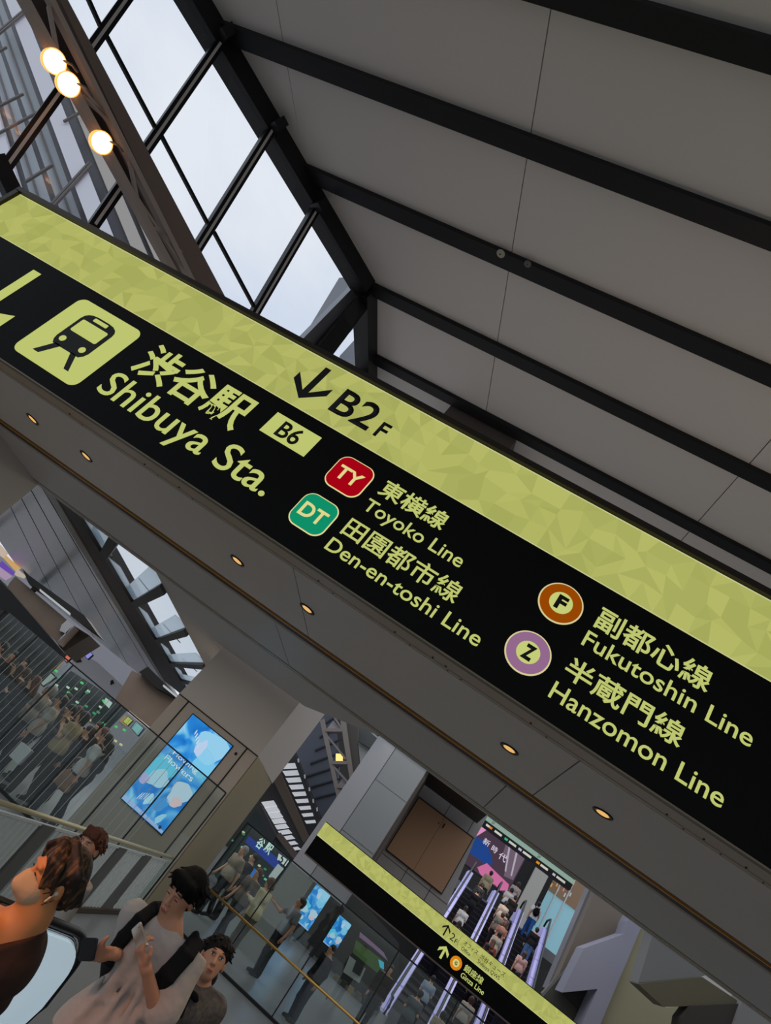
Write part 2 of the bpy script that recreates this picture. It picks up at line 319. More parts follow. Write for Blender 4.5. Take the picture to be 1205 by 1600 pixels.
# ------------------------------------------------------------------ slanting glass front
L0 = np.array([-1.84, 2.5, 2.575])*S; ge = np.array([.68, 1, .11]); gd = np.array([-1, -1.59, 5.68])/5.68; gn = np.cross(ge, gd); gn /= np.linalg.norm(gn)
def G(u, v, off=0): return PP(u, v, L0+gn*off, gn)
nrm = Vector(gn)
win = thing('window_1', 'tall slanting glass front with black mullions under the roof edge', 'window', G(250, 230)); win['kind'] = 'structure'
def gbar(p, q, w, d, m, name='mullion', ext=0):
    p, q = Vector(p), Vector(q); e = (q-p).normalized()*ext
    MB().bar(p-e, q+e, w, d, nrm, m).build(name, m, win)
mull = mat('mullion_black', (20,22,25), .45, .3); mull_l = mat('mullion_groove', (215,212,210), .5)
for p, q in (((215,-26), (4,268)), ((341,70), (146,352)), ((424,202), (300,400)), ((492,328), (385,510))):
    A, B = G(*p), G(*q); gbar(A, B, .11, .12, mull, ext=.1)
    MB().bar(A-nrm*.064*np.sign(gn[0]*-1), B-nrm*.064*np.sign(gn[0]*-1), .03, .01, nrm, mull_l).build('mullion_groove', mull_l, win)
for p, q in (((134,-10), (160,48)), ((163,50), (247,208)), ((252,212), (328,356)), ((334,362), (400,485))): gbar(G(*p), G(*q), .035, .05, mull, 'transom')
gbar(G(0,262), G(40,345), .16, .16, mull, 'sill_bar', .1)
MB().prism([G(-60,-200), G(310,-60), G(560,430), G(560,560), G(420,560), G(-60,420)], nrm*.012).build('pane', pane_g, win)
# edge beam of the roof over the glass
yk = 2.53*S; ec = Vector((gx(yk), yk, rz(yk)))
def edge(p, q, w, h, m, nm): MB().bar(p, q, w, h, (0,0,1), m).build(nm, m, win)
edge((gx(YR0)-.06,YR0,rz(YR0)-.1), ec+Vector((-.06,0,-.1)), .30, .34, dark, 'edge_beam')
edge((gx(YR0)-.22,YR0,rz(YR0)+.02), ec+Vector((-.24,.05,.02)), .16, .20, dark2, 'outer_flange')
e2 = Vector((gx(YR1), YR1, rz(YR1))); edge(ec+Vector((-.06,0,-.1)), e2+Vector((-.06,0,-.1)), .30, .34, dark, 'edge_beam')
for (u, v) in ((343,60), (424,202), (490,325)):
    p = G(u, v); MB().bar(p+Vector((.0,0,.05)), p+Vector((.2,-.14,.0)), .12, .16, (0,0,1), dark).build('bracket', dark, win)
# leaning brace under the corner
A, B = PY(562,448,6.75), PY(430,585,6.3)
MB().bar(A, B, .20, .16, nrm, mat('brace_steel', (120,124,132), .35, .6)).build('brace', MATS['brace_steel'], win)
MB().bar(A+Vector((.12,.1,-.08)), B+Vector((.30,.1,-.16)), .26, .2, nrm, dark2).build('brace', dark2, win)
A, B = PY(578,578,8.9), PY(535,640,8.5); MB().bar(A, B, .3, .25, nrm, dark).build('brace', dark, win)
# lattice truss with flood lamps
TO = .75*(-1 if gn @ L0 > 0 else 1)
def T(u, v, o=0): return G(u, v, TO+o)
trm = mat('truss_brown', (128,112,104), .6, .0); trl = mat('truss_light', (176,162,154), .55, .0)
tr = thing('roof_truss', 'brown steel lattice beam running along the glass front carrying round lamps', 'beam', T(200, 240)); tr['kind'] = 'structure'
sgn = -1 if TO < 0 else 1
MB().prism([T(84,-20), T(100,-12), T(358,475), T(318,470)], nrm*.30*-sgn).build('side_plate', trm, tr)
MB().bar(T(68,-20), T(318,478), .055, .10, nrm).build('chord', trl, tr); MB().bar(T(26,-20), T(272,430), .07, .12, nrm).build('chord', trl, tr)
MB().prism([T(30,-20,-.26*sgn), T(84,-20,-.26*sgn), T(318,470,-.26*sgn), T(280,440,-.26*sgn)], nrm*.04*-sgn).build('back_plate', mat('truss_dark', (66,58,55), .7), tr)
for p, q in (((76,10),(92,95)), ((92,95),(170,190)), ((128,150),(172,188)), ((200,240),(214,310)), ((214,310),(300,440)), ((240,355),(283,395))):
    MB().bar(T(*p), T(*q), .03, .05, nrm).build('diagonal', trl, tr)
lampm = mat('flood_lens', (255,230,190), .4, 0, .4, (255,214,150), 6.0); lamprim = mat('flood_rim', (255,190,110), .5, 0, .4, (255,170,80), 1.4)
fl0 = None
for (u, v), lb in zip(((85,96), (107,132), (159,223)), ('uppermost of two adjoining glowing round flood lamps on the truss', 'glowing round flood lamp touching a black mullion, below its twin', 'single glowing round flood lamp on the truss over the lime band')):
    p = T(u, v, .10*sgn)
    if fl0 is None:
        fl0 = thing('flood_lamp', lb, 'lamp', p, 'flood lamps on the roof truss'); ax = Vector((.93,-.28,-.28)).normalized()
        MB().lathe([(.07,-.10), (.10,-.08), (.107,0), (.096,.004)], (0,0,0), ax).build('housing', lamprim, fl0, True, True)
        MB().lathe([(0,.003), (.06,.004), (.096,.0)], (0,0,0), ax).build('lens', lampm, fl0, True, True)
        MB().tube([(0,0,.06), (.07,.05,.12), (.12,.1,.12)], .012).build('arm', trm, fl0, True, True)
    else: dup(fl0, p, lb)
# ------------------------------------------------------------------ tower outside the glass
TY = 26.0
tw = thing('street_tower', 'pale office tower with slanting white fins and dark glass strips seen through the roof glass', 'building', PY(100, 200, TY)); cols = {'g': (170,178,184), 'w': (244,242,250), 'd': (60,58,64), 'b': (205,196,186), 'k': (42,40,44), 'e': (130,118,114)}
strips = [(-150,-110,-60,-20,'g'), (-110,-80,-20,15,'g'), (-80,-55,15,45,'w'), (-55,-45,45,58,'k'), (-45,-27,58,88,'g'), (-27,-22,88,98,'k'), (-22,2,98,126,'g'), (2,8.5,126,135,'d'), (8.5,32,135,166,'w'), (32,46,166,186,'d'), (46,60,186,206,'b'), (60,66,206,214,'k'), (66,76,214,232,'b'), (76,86,232,258,'e')]
def q(b0, b1, v): return b0+(b1-b0)*v/340
for b0, c0, b1, c1, k in strips:
    dpt = {'w': .9, 'b': .7}.get(k, .0)
    P = [PY(q(b0,b1,-60), -60, TY-dpt), PY(q(c0,c1,-60), -60, TY-dpt), PY(q(c0,c1,470), 470, TY-dpt), PY(q(b0,b1,470), 470, TY-dpt)]
    MB().prism(P, (0, 1+dpt, 0)).build({'w': 'white_fin', 'b': 'beige_fin'}.get(k, 'glass_strip'), mat('tower_'+k, cols[k], .35 if k in 'gdk' else .7), tw)
pm = mat('tower_pipe', (104,96,92), .5)
for p, r in (((-5,52),(40,14)), ((-5,56),(42,17)), ((-5,210),(62,174)), ((78,322),(140,254)), ((81,325),(143,257)), ((-5,168),(36,147)), ((40,284),(82,258)), ((-4,82),(10,74)), ((100,190),(128,174))):
    MB().bar(PY(*p, TY-1.1), PY(*r, TY-1.1), .16, .16, (0,1,0)).build('pipe_rail', pm, tw)
for b0, b1 in ((-38,70), (-10,112), (-60,30)):
    MB().bar(PY(q(b0,b1,-40),-40,TY-.2), PY(q(b0,b1,420),420,TY-.2), .14, .2, (0,1,0)).build('thin_mullion', pm, tw)
bg = mat('far_building', (150,154,160), .7)
MB().prism([PY(530,434,60), PY(551,432,60), PY(560,470,60), PY(470,560,60), PY(478,520,60)], (0,4,0)).build('street_building', bg)
tag(bpy.data.objects['street_building'], 'grey building corner against the sky beside the leaning brace', 'building', 'distant blocks beyond the glass')
MB().prism([PY(553,532,70), PY(562,530,70), PY(566,600,70), PY(520,600,70), PY(531,556,70)], (0,4,0)).build('street_building.001', bg)
tag(bpy.data.objects['street_building.001'], 'small pale building corner low in the sky triangle above the lime band', 'building', 'distant blocks beyond the glass')
# ------------------------------------------------------------------ concourse canopy on the street side (underside at z = ZC)
ZC = 2.0
csteel = mat('canopy_steel', (216,208,206), .24, .45, .5, bump=(.6,.05,.02)); cbeam = mat('canopy_beam', (66,54,46), .55, .1); cedge = mat('canopy_edge', (150,140,130), .4, .3)
def cz(x, y, s): return PZ(0+x/6.667, 780+y/6.667, ZC)
def c5(x, y): return PZ(130+x/4.82, 780+y/4.82, ZC)
# steel lined part: between the two long edges, kept straight
def lineat(p, q, y): t = (y-p[1])/(q[1]-p[1]); return p[0]+(q[0]-p[0])*t
E1a, E1b = (-8.97,10.5), (-10.6,17.4)                                   # inner edge of the steel lining
LOa, LOb = (-16.6,18.3), (-24.5,31.3)                                   # outer edge towards the street
mb = MB(); Y0, Y1 = 6.5, 40
mb.prism([(lineat(LOa,LOb,Y0)-3,Y0,ZC), (lineat(E1a,E1b,Y0),Y0,ZC), (lineat(E1a,E1b,Y1),Y1,ZC), (lineat(LOa,LOb,Y1),Y1,ZC)], (0,0,.25))
cn = thing('canopy_lining', 'shiny metal canopy underside beside the skylight row, mirroring coloured street light', 'canopy', (-12, 20, ZC)); cn['kind'] = 'structure'
mb.build('lining', csteel, cn)
for k in (.22,.45,.68,.9):
    def at(y): return lineat(LOa,LOb,y)*(1-k)+lineat(E1a,E1b,y)*k
    MB().bar((at(Y0),Y0,ZC-.001), (at(Y1),Y1,ZC-.001), .02, .012).build('joint', joint_m, cn)
MB().bar((lineat(E1a,E1b,Y0)+.12,Y0,ZC-.02), (lineat(E1a,E1b,Y1)+.12,Y1,ZC-.02), .34, .10).build('edge_strip', cedge, cn)
# skylight row
W1a, W1b = (-8.42,12.2), (-9.5,18.95); W2a, W2b = (-6.25,10.95), (-6.89,17.1)
sk = thing('window_2', 'row of square skylights with dark cross bars in the concourse canopy', 'skylight', (-8, 15, ZC)); sk['kind'] = 'structure'
def wl(y): return lineat(W1a,W1b,y)
def wr(y): return lineat(W2a,W2b,y)
MB().hexa([(lineat(E1a,E1b,Y0)+.28,Y0,ZC-.05),(wl(Y0)-.02,Y0,ZC-.05),(wl(30)-.02,30,ZC-.05),(lineat(E1a,E1b,30)+.28,30,ZC-.05)]+[(lineat(E1a,E1b,Y0)+.28,Y0,ZC+.3),(wl(Y0)-.02,Y0,ZC+.3),(wl(30)-.02,30,ZC+.3),(lineat(E1a,E1b,30)+.28,30,ZC+.3)]).build('long_beam', cbeam, sk)
frost = mat('skylight_frost', (210,216,220), .5, 0, .3)
fr = glass('skylight_pane', (.88,.90,.91), .04, .3)
inner = bpy.data.materials.new('skylight_kerb'); inner.use_nodes = True; n_ = inner.node_tree; n_.nodes.clear()
tl_ = n_.nodes.new('ShaderNodeBsdfTranslucent'); tl_.inputs[0].default_value = (.86,.89,.90,1); tp_ = n_.nodes.new('ShaderNodeBsdfTransparent'); tp_.inputs[0].default_value = (.8,.83,.85,1); mx_ = n_.nodes.new('ShaderNodeMixShader'); mx_.inputs[0].default_value = .4; ot_ = n_.nodes.new('ShaderNodeOutputMaterial')
n_.links.new(tl_.outputs[0], mx_.inputs[1]); n_.links.new(tp_.outputs[0], mx_.inputs[2]); n_.links.new(mx_.outputs[0], ot_.inputs[0])
bars = [(8.6,6.0), (12.2,8.4), (15.45,11.2), (18.95,13.8), (21.9,16.7), (24.6,19.6), (27.4,22.5)]
MB().prism([(wl(7),7,ZC+.05), (wr(5),5,ZC+.05), (wr(24),24,ZC+.05), (wl(29),29,ZC+.05)], (0,0,.006)).build('pane', fr, sk)
for y, yr in bars:
    d_ = .24
    MB().hexa([(wl(y-d_),y-d_,ZC-.06),(wr(yr-d_),yr-d_,ZC-.06),(wr(yr+d_),yr+d_,ZC-.06),(wl(y+d_),y+d_,ZC-.06)]+[(wl(y-d_),y-d_,ZC+.04),(wr(yr-d_),yr-d_,ZC+.04),(wr(yr+d_),yr+d_,ZC+.04),(wl(y+d_),y+d_,ZC+.04)]).build('cross_bar', mat('bar_dark', (60,56,54), .5), sk)
    a_ = Vector((wl(y-d_-.3),y-d_-.3,ZC+.03)); b_ = Vector((wr(yr-d_-.3),yr-d_-.3,ZC+.03)); MB().bar(a_, b_, .5, .012).build('kerb', inner, sk)
for (y0,_), (y1,_) in zip(bars, bars[1:]):
    MB().bar((wl(y0)+.16,y0+.2,ZC+.03), (wl(y1)+.16,y1-.3,ZC+.03), .34, .012).build('kerb', inner, sk)
    MB().bar((wl(y0)+1.0,y0,ZC+.035), (wr(y1)-.6,y1-2.6,ZC+.035), .03, .02).build('wire', mat('wire', (120,124,126), .5), sk)
# plain canopy towards the building
mb = MB(); mb.prism([(wr(6.5),6.5,ZC), (1.5,6.5,ZC), (1.5,7.2,ZC), (-3.0,12.4,ZC), (-5.4,12.6,ZC), (wr(13.6),13.6,ZC)], (0,0,.3)); 
can = mb.build('ceiling_canopy', mat('canopy_taupe', (206,196,188), .6)); struct(can)
mb = MB(); mb.prism([(wr(13.6),13.6,ZC), (-5.4,12.6,ZC), (-5.4,30,ZC), (wr(30),30,ZC)], (0,0,.3)); o = mb.build('ceiling_canopy.001', MATS['canopy_taupe']); struct(o)
# ------------------------------------------------------------------ column with the advertising screen
CY = 12.8; CXL, CXR = -5.28, -3.225; CD = 2.4
colm = mat('column_panel', (186,172,158), .5); cols2 = mat('column_side_yellow_lit', (158,144,114), .5)  # olive side tone includes the yellow light falling on it
col = thing('screen_column', 'broad taupe clad column that carries the tall blue advertising screen', 'column', (-4.2, CY, FL)); col['kind'] = 'structure'
MB().box(CXL, CXR, CY+.02, CY+CD, FL, .815).build('lower_shaft', colm, col)
MB().hexa([(CXL,CY+.02,.825),(CXR,CY+.02,.825),(CXR+.03,CY+CD,.73),(CXL,CY+CD,.73),(CXL+.12,CY-.02,3.4),(CXR+.0,CY-.02,3.4),(CXR+.05,CY+CD,3.4),(CXL,CY+CD,3.4)]).build('upper_shaft', mat('column_upper', (196,186,176), .4), col)
for x in (-5.02, -3.49):
    MB().box(x-.012, x+.012, CY+.005, CY+.03, FL, .82).build('joint', joint_m, col)
MB().box(CXL, CXR, CY+.005, CY+.03, .812, .832).build('joint', joint_m, col)
MB().box(CXR-.01, CXR+.012, CY+.02, CY+CD, FL, .8).build('side_cladding', cols2, col)
MB().lathe([(0,-.03),(.02,-.03),(.03,0)], (-3.60, CY+.02, .62), (0,1,0), 12).build('sensor', black, col)
# advertising screen (0.37 wide unit)
def screen(name, lb, x0, x1, z0, z1, Y, strength=1.0, rich=True, group='blue advertising screens'):
    t = thing(name, lb, 'screen', ((x0+x1)/2, Y, z0), group); W, Hh = x1-x0, z1-z0
    MB().box(x0-.02, x1+.02, Y+.002, Y+.06, z0-.02, z1+.02).build('bezel', black, t)
    key = 'ad_picture'
    if key not in MATS:
        m = bpy.data.materials.new(key); m.use_nodes = True; n = m.node_tree; n.nodes.clear()
        tc = n.nodes.new('ShaderNodeTexCoord'); no = n.nodes.new('ShaderNodeTexNoise'); no.inputs['Scale'].default_value = 2.2; no.inputs['Detail'].default_value = 1.5; no.inputs['Distortion'].default_value = 1.2
        r = n.nodes.new('ShaderNodeValToRGB'); cr = r.color_ramp; cr.elements[0].position = .3; cr.elements[0].color = (*lin((30,112,196)),1); cr.elements[1].position = .72; cr.elements[1].color = (*lin((165,212,236)),1)
        e = cr.elements.new(.46); e.color = (*lin((46,140,220)),1); e = cr.elements.new(.6); e.color = (*lin((110,190,232)),1)
        em = n.nodes.new('ShaderNodeEmission'); em.inputs[1].default_value = .95; o = n.nodes.new('ShaderNodeOutputMaterial')
        n.links.new(tc.outputs['Object'], no.inputs['Vector']); n.links.new(no.outputs['Fac'], r.inputs[0]); n.links.new(r.outputs[0], em.inputs[0]); n.links.new(em.outputs[0], o.inputs[0]); MATS[key] = m
    MB().box(x0, x1, Y-.004, Y+.002, z0, z1).build('picture', MATS[key], t)
    P = lambda pts: [(x0+a*W, z0+b*Hh) for a, b in pts]
    def blob(cx, cz, rx, rz_, rot, c, nm, k=1, wav=.12, n=28):
        pts = []
        for i in range(n):
            a = 2*math.pi*i/n; r = 1+wav*math.sin(3*a+cx*9)+wav*.6*math.sin(5*a+1); u, v = rx*r*math.cos(a), rz_*r*math.sin(a)
            x, z = cx+u*math.cos(rot)-v*math.sin(rot)*.56, cz+u*math.sin(rot)*.56+v*math.cos(rot)
            pts.append((min(max(x,.004),.996), min(max(z,.004),.996)))
        plate(nm, P(pts), Y-.004*k, c, t, .003)
    B = lambda nme, c: glow('ad_'+nme, c, .95)
    blob(.72,.86,.34,.15,.1,B('petal_a',(150,208,238)),'petal'); blob(.80,.70,.24,.13,-.3,B('petal_b',(120,200,236)),'petal'); blob(.55,.80,.10,.09,.5,B('petal_c',(186,208,236)),'petal',2)
    blob(.22,.42,.26,.13,.3,B('petal_d',(96,196,226)),'petal'); blob(.30,.34,.20,.09,.2,B('petal_e',(164,206,226)),'petal',2); blob(.80,.36,.20,.12,.2,B('petal_f',(178,206,224)),'petal'); blob(.84,.28,.10,.05,.2,B('petal_g',(210,190,196)),'petal',2)
    blob(.10,.26,.09,.05,0,B('petal_h',(170,170,214)),'petal',2); blob(.62,.18,.16,.07,.4,B('leaf',(70,150,216)),'petal'); blob(.42,.15,.09,.07,.9,B('petal_i',(160,214,236)),'petal',2); blob(.80,.09,.10,.06,1,B('petal_j',(150,206,232)),'petal',2)
    MBm = B('strip',(150,180,226)); plate('caption_strip', P([(.004,.004),(.996,.004),(.996,.03),(.004,.045)]), Y-.004, MBm, t, .003)
    if rich:
        wl_ = glow('ad_title', (214,232,240), 1.0)
        letters('title', 'Flowing', x0+.20*W, x0+.80*W, z0+.575*Hh, z0+.635*Hh, Y-.012, wl_, t); letters('title', 'Flowers', x0+.14*W, x0+.82*W, z0+.505*Hh, z0+.56*Hh, Y-.012, wl_, t)
        for q_ in range(5): blob(.28+.05*q_, .885-.02*q_, .012, .03, .5, B('petal_w',(206,224,240)), 'streak', 2, 0, 12)
        for q_ in range(4): blob(.24+.035*q_, .12+.012*q_, .008, .05, -.5, B('petal_w',(206,224,240)), 'streak', 2, 0, 12)
        plate('roundel', [(x0+W*.90+.03*math.cos(k), z0+Hh*.035+.03*math.sin(k)) for k in np.linspace(0,6.1,18)], Y-.008, glow('ad_roundel',(30,50,90)), t)
    return t
screen('advertising_screen', 'tall bright blue screen with flower petals on the broad taupe column', -.3725*CY, -.2925*CY, -.0908*CY, .0533*CY, CY)
# ------------------------------------------------------------------ tall glass screens
def balustrade(name, lb, Y, x0, x1, z0, z1, joints, cap=True, wires=None):
    t = thing(name, lb, 'glass screen', ((x0+x1)/2, Y, z0), 'tall glass screens')
    xs = [x0]+joints+[x1]
    for a, b in zip(xs, xs[1:]): MB().box(a+.006, b-.006, Y, Y+.015, z0, z1).build('glass_panel', rail_g, t)
    for x in xs: MB().box(x-.012, x+.012, Y-.004, Y+.018, z0, z1).build('joint', rubber, t)
    MB().box(x0, x1, Y-.01, Y+.025, z1-.012, z1+.014).build('top_rail', mat('rail_dark', (30,34,34), .4, .3), t)
    MB().box(x0, x1, Y-.03, Y+.045, z0-.02, z0+.05).build('base_shoe', black, t)
    if wires:
        mb = MB(); x = x0+.05
        while x < wires[1]:
            if x > wires[0]: mb.box(x-.0035, x+.0035, Y-.006, Y-.002, z0+.05, z1-.02)
            x += .15
        o = mb.build('wire_stripe', mat('pale_line', (190,196,190), .5), t)
    return t
balustrade('glass_screen', 'tall glass screen with fine vertical lines before the crowd and the taupe column', 12.5, -9.2, -3.2, FL, 0.0, [-8.3,-7.25,-5.9,-4.9,-4.15], wires=(-9.2,-4.0))
balustrade('glass_screen', 'tall clear glass screen with brass handrail before the walking people', 14.4, -2.95, 6.4, FL, -.165, [-1.82,-.53,.76,2.05,3.35,4.65])
t = thing('handrail', 'shining brass handrail running along the tall clear glass screen', 'handrail', (0, 14.28, -1.44)); MB().tube([(-2.9,14.28,-1.44),(6.4,14.28,-1.44)], .022, 10).build('rail', mat('brass_rail', (214,168,92), .25, .8), t, True)
for x in (-2.4,-1.18,.1,1.4,2.7,4,5.3): MB().bar((x,14.28,-1.45),(x,14.4,-1.5), .02, .02).build('bracket', steel, t)
# ------------------------------------------------------------------ white slatted fence along the opening
t = thing('slatted_fence', 'white slatted railing with wide grey posts and a pale handrail beside the floor opening', 'fence', (-3.4, 9.5, FL))
fx = lambda y: -3.42+(y-6.5)*.022
MB().tube([(fx(y),y,FL+1.0) for y in (6.2,9.5,12.75)], .026, 10).build('handrail', mat('pale_rail', (196,186,150), .35, .2), t, True)
sl = mat('slat_white', (200,206,202), .5); mb = MB(); y = 6.3; n = 0
posts = [6.45, 7.75, 9.05, 10.15, 11.3]
while y < 12.7:
    if all(not (p-.07 < y < p+.40) for p in posts):
        n += 1; b_ = MB().box(fx(y)-.015, fx(y)+.015, y-.03, y+.03, FL+.07, FL+.90).build('slat', sl, t)
    y += .125
for p in posts: MB().box(fx(p)-.03, fx(p)+.03, p, p+.32, FL+.03, FL+.93).build('post', mat('post_grey', (96,96,92), .6), t)
MB().bar((fx(6.2),6.2,FL+.04),(fx(12.75),12.75,FL+.04), .10, .07).build('base_rail', mat('base_brown', (70,58,46), .6), t)
MB().bar((fx(6.2),6.2,FL+.92),(fx(12.75),12.75,FL+.92), .03, .03).build('top_rail', sl, t)
# perforated white apron at the near end of the fence
def frame_board(px, Y, ext, name, m, parent=None): return MB().prism([PY(u,v,Y) for u,v in px], (0,ext,0)).build(name, m, parent)
# ------------------------------------------------------------------ plank clad boxes hung behind the glass, with dark slots over them
def px3(x, y): return (0+x/6.667, 780+y/6.667)
def px4(x, y): return (180+x/4.017, 1050+y/4.017)
t = thing('plank_box', 'long brown plank clad box hanging between the shiny canopy and the dark wall', 'bulkhead', PY(60, 940, 16)); t['kind'] = 'structure'
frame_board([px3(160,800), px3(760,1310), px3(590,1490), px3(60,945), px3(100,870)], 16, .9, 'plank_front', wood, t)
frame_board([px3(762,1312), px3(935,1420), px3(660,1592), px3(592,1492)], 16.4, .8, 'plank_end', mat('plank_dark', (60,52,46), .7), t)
frame_board([px3(232,722), px3(300,790), px3(445,895), px3(880,1210), px3(1020,1410), px3(905,1330), px3(400,940), px3(300,880)], 15.8, .5, 'dark_slot', black, t)
for a, b in ((415,475),(483,520),(527,630),(640,672),(680,720)):
    ya = 935+(a-415)*.80; yb = 935+(b-415)*.80
    frame_board([px3(a,ya-4), px3(b,yb-4), px3(b-4,yb+18), px3(a-4,ya+18)], 15.6, .1, 'lamp_strip', glow('strip_white', (170,176,178)), t)
frame_board([px3(640,1310), px3(700,1255), px3(765,1310), px3(690,1400), px3(620,1370)], 15.9, .08, 'emblem', steel, t); frame_board([px3(585,1490), px3(770,1305), px3(774,1316), px3(594,1498)], 15.9, .08, 'edge_line', steel, t)
t = thing('plank_wall', 'brown plank clad block directly beside the taupe column top', 'bulkhead', PY(240, 1100, 16)); t['kind'] = 'structure'
frame_board([px4(105,-10), px4(295,75), px4(395,165), px4(215,350), px4(0,170)], 16, 1.2, 'plank_front', wood, t)
frame_board([px4(205,-35), px4(300,60), px4(395,158), px4(380,165), px4(250,95), px4(150,0)], 15.8, .4, 'dark_slot', black, t)
frame_board([px4(88,242), px4(222,350), px4(212,362), px4(78,254)], 15.7, .12, 'lamp_strip', glow('strip_pale', (190,180,170)), t)
frame_board([px4(305,78), px4(390,150), px4(385,160), px4(298,88)], 15.7, .12, 'lamp_strip', MATS['strip_white'], t)
# dark wall under the plank box
t = thing('dark_screen_wall', 'nearly black wall panel with thin pale lines behind the tall glass', 'wall panel', (-9.6, 15.0, FL)); t['kind'] = 'structure'
mb = MB(); mb.prism([PY(-60,870,15.0), PY(0,905,15.0), PY(95,1022,15.0), PY(12,1105,15.0), PY(-60,1160,15.0)], (0,.3,0)); mb.build('panel', mat('dark_wall', (22,24,20), .35, 0, .5, noise=(3,.5)), t)
for k in range(9):
    u = -10+k*13; v = 900+k*15
    MB().bar(PY(u,v+16,14.95), PY(u-75,v+74,14.95), .016, .02, (0,1,0)).build('pale_line', mat('pale_line2', (120,124,116), .5), t)
MB().prism([PY(-60,850,14.8), PY(0,910,14.8), PY(18,925,14.8), PY(98,1018,14.8), PY(88,1030,14.8), PY(-60,890,14.8)], (0,.25,0)).build('head_frame', black, t)
# ------------------------------------------------------------------ street beyond the glass
def board(px, Y, ext, name, m, parent=None): return MB().prism([PY(u,v,Y) for u,v in px], (0,ext,0)).build(name, m, parent)
def pz4(x, y): return (x/4, 900+y/4)
t = thing('street_block', 'dim city blocks with lit shopfronts across the street', 'building', (-30, 52, FL)); t['kind'] = 'structure'
MB().box(-64, -12, 52, 58, FL, 3.2).build('wall', mat('city_wall', (176,174,178), .8), t)
MB().box(-12, 11, 46, 50, FL, 9.5).build('wall', mat('city_wall2', (58,56,54), .8), t)
for k in range(30):
    x = -60+k*1.65; c = random.choice([(60,150,110),(190,210,200),(90,120,160),(200,170,120),(40,90,70),(120,200,180)])
    z = FL+.4+random.random()*3.4
    MB().box(x, x+random.uniform(.4,1.3), 51.9, 52, z, z+random.uniform(.3,.9)).build('lit_window', glow('city_%d_%d_%d' % c, c, .55), t)
# coach bus
bw = mat('bus_white', (225,222,228), .3, 0, .5, coat=.3)
t = thing('coach', 'long white coach parked in the street, white roof above dark windows', 'bus', PY(150, 1075, 30))
o_ = 30
board([pz4(455,520), pz4(540,500), pz4(610,540), pz4(770,692), pz4(725,775), pz4(700,760), pz4(440,590)], o_, 2.4, 'roof', bw, t)
board([pz4(440,592), pz4(700,762), pz4(560,900), pz4(250,740)], o_+.1, 2.2, 'side', mat('bus_side', (60,78,78), .25, 0, .5), t)
for a, b, c, d in (((440,640),(540,690),(500,760),(395,700)), ((560,720),(640,770),(605,830),(520,780)), ((330,700),(420,740),(400,800),(300,760))):
    board([pz4(*a), pz4(*b), pz4(*c), pz4(*d)], o_-.02, .06, 'window', mat('bus_window', (24,52,58), .15, 0, .6), t)
board([pz4(470,520), pz4(500,512), pz4(510,535), pz4(475,540)], o_-.05, .08, 'vent', black, t); board([pz4(690,655), pz4(705,648), pz4(712,668), pz4(690,680)], o_-.05, .08, 'vent', black, t)
SG = [((380,500),(450,440),(480,480),(410,540),(226,120,96),'red and white lit street sign above the coach roof'), ((515,480),(545,450),(580,490),(545,520),(150,150,236),'violet lit street sign beside the shiny canopy edge'),
      ((765,910),(800,875),(830,900),(795,935),(196,206,96),'small lime lit sign hanging under the plank block'), ((815,950),(850,905),(900,950),(860,1000),(130,190,190),'small pale cyan lit sign under the plank block'),
      ((640,790),(660,755),(705,790),(680,830),(190,214,206),'white lit sign with red corner on the coach side'), ((320,850),(350,790),(420,840),(385,880),(70,190,60),'glowing green lamp panel over the crowd heads'),
      ((230,650),(310,590),(350,630),(265,690),(150,168,164),'pale grey lit box before the dark wall')]
for a, b, c, d, col_, lb in SG:
    sgn_ = thing('street_sign', lb, 'lit sign', PY(*pz4(*a), 20), 'small lit signs in the street')
    board([pz4(*a), pz4(*b), pz4(*c), pz4(*d)], 20, .12, 'case', black, sgn_)
    ce = Vector((sum(p[0] for p in (a,b,c,d))/4, sum(p[1] for p in (a,b,c,d))/4))
    ins = [pz4(*(ce+(Vector(p)-ce)*.86)) for p in (a,b,c,d)]
    board(ins, 19.95, .04, 'lit_face', glow('sg_%d_%d_%d' % col_, col_, .8), sgn_)
for k in range(22):
    u = random.uniform(62, 205); v = 1071+.83*(u-150)+random.uniform(12, 60)
    c_ = random.choice([(90,230,120),(60,170,110),(200,235,210),(230,220,160)]); o = board([(u,v),(u+3.4,v+2.2),(u+1.6,v+5),(u-2,v+2.4)], 19.4, .05, 'street_light_spot', glow('gspot_%d' % c_[0], c_, .8), t)
# billboards seen past the canopy edge, far left
t = thing('street_billboard', 'cream, violet and orange lit billboard beyond the shiny canopy edge', 'billboard', PY(10, 880, 32))
for P_, c in ((((0,470),(70,550),(20,600),(-60,540)),(216,196,180)), (((60,580),(200,705),(150,740),(40,620)),(226,180,116)), (((20,640),(140,750),(120,780),(-20,690)),(116,84,190)), (((-20,690),(110,790),(40,830),(-60,760)),(186,160,190)), (((180,720),(260,790),(230,810),(150,780)),(206,190,176))):
    board([px3(*p) for p in P_], 32, .2, 'lit_panel', glow('bb_%d_%d_%d' % c, c, .75), t)
bbp = PY(10,880,32.3)
for dx in (-2.5, 2.5): MB().box(bbp.x+dx-.12, bbp.x+dx+.12, 32.25, 32.45, FL, bbp.z).build('post', dark, t)
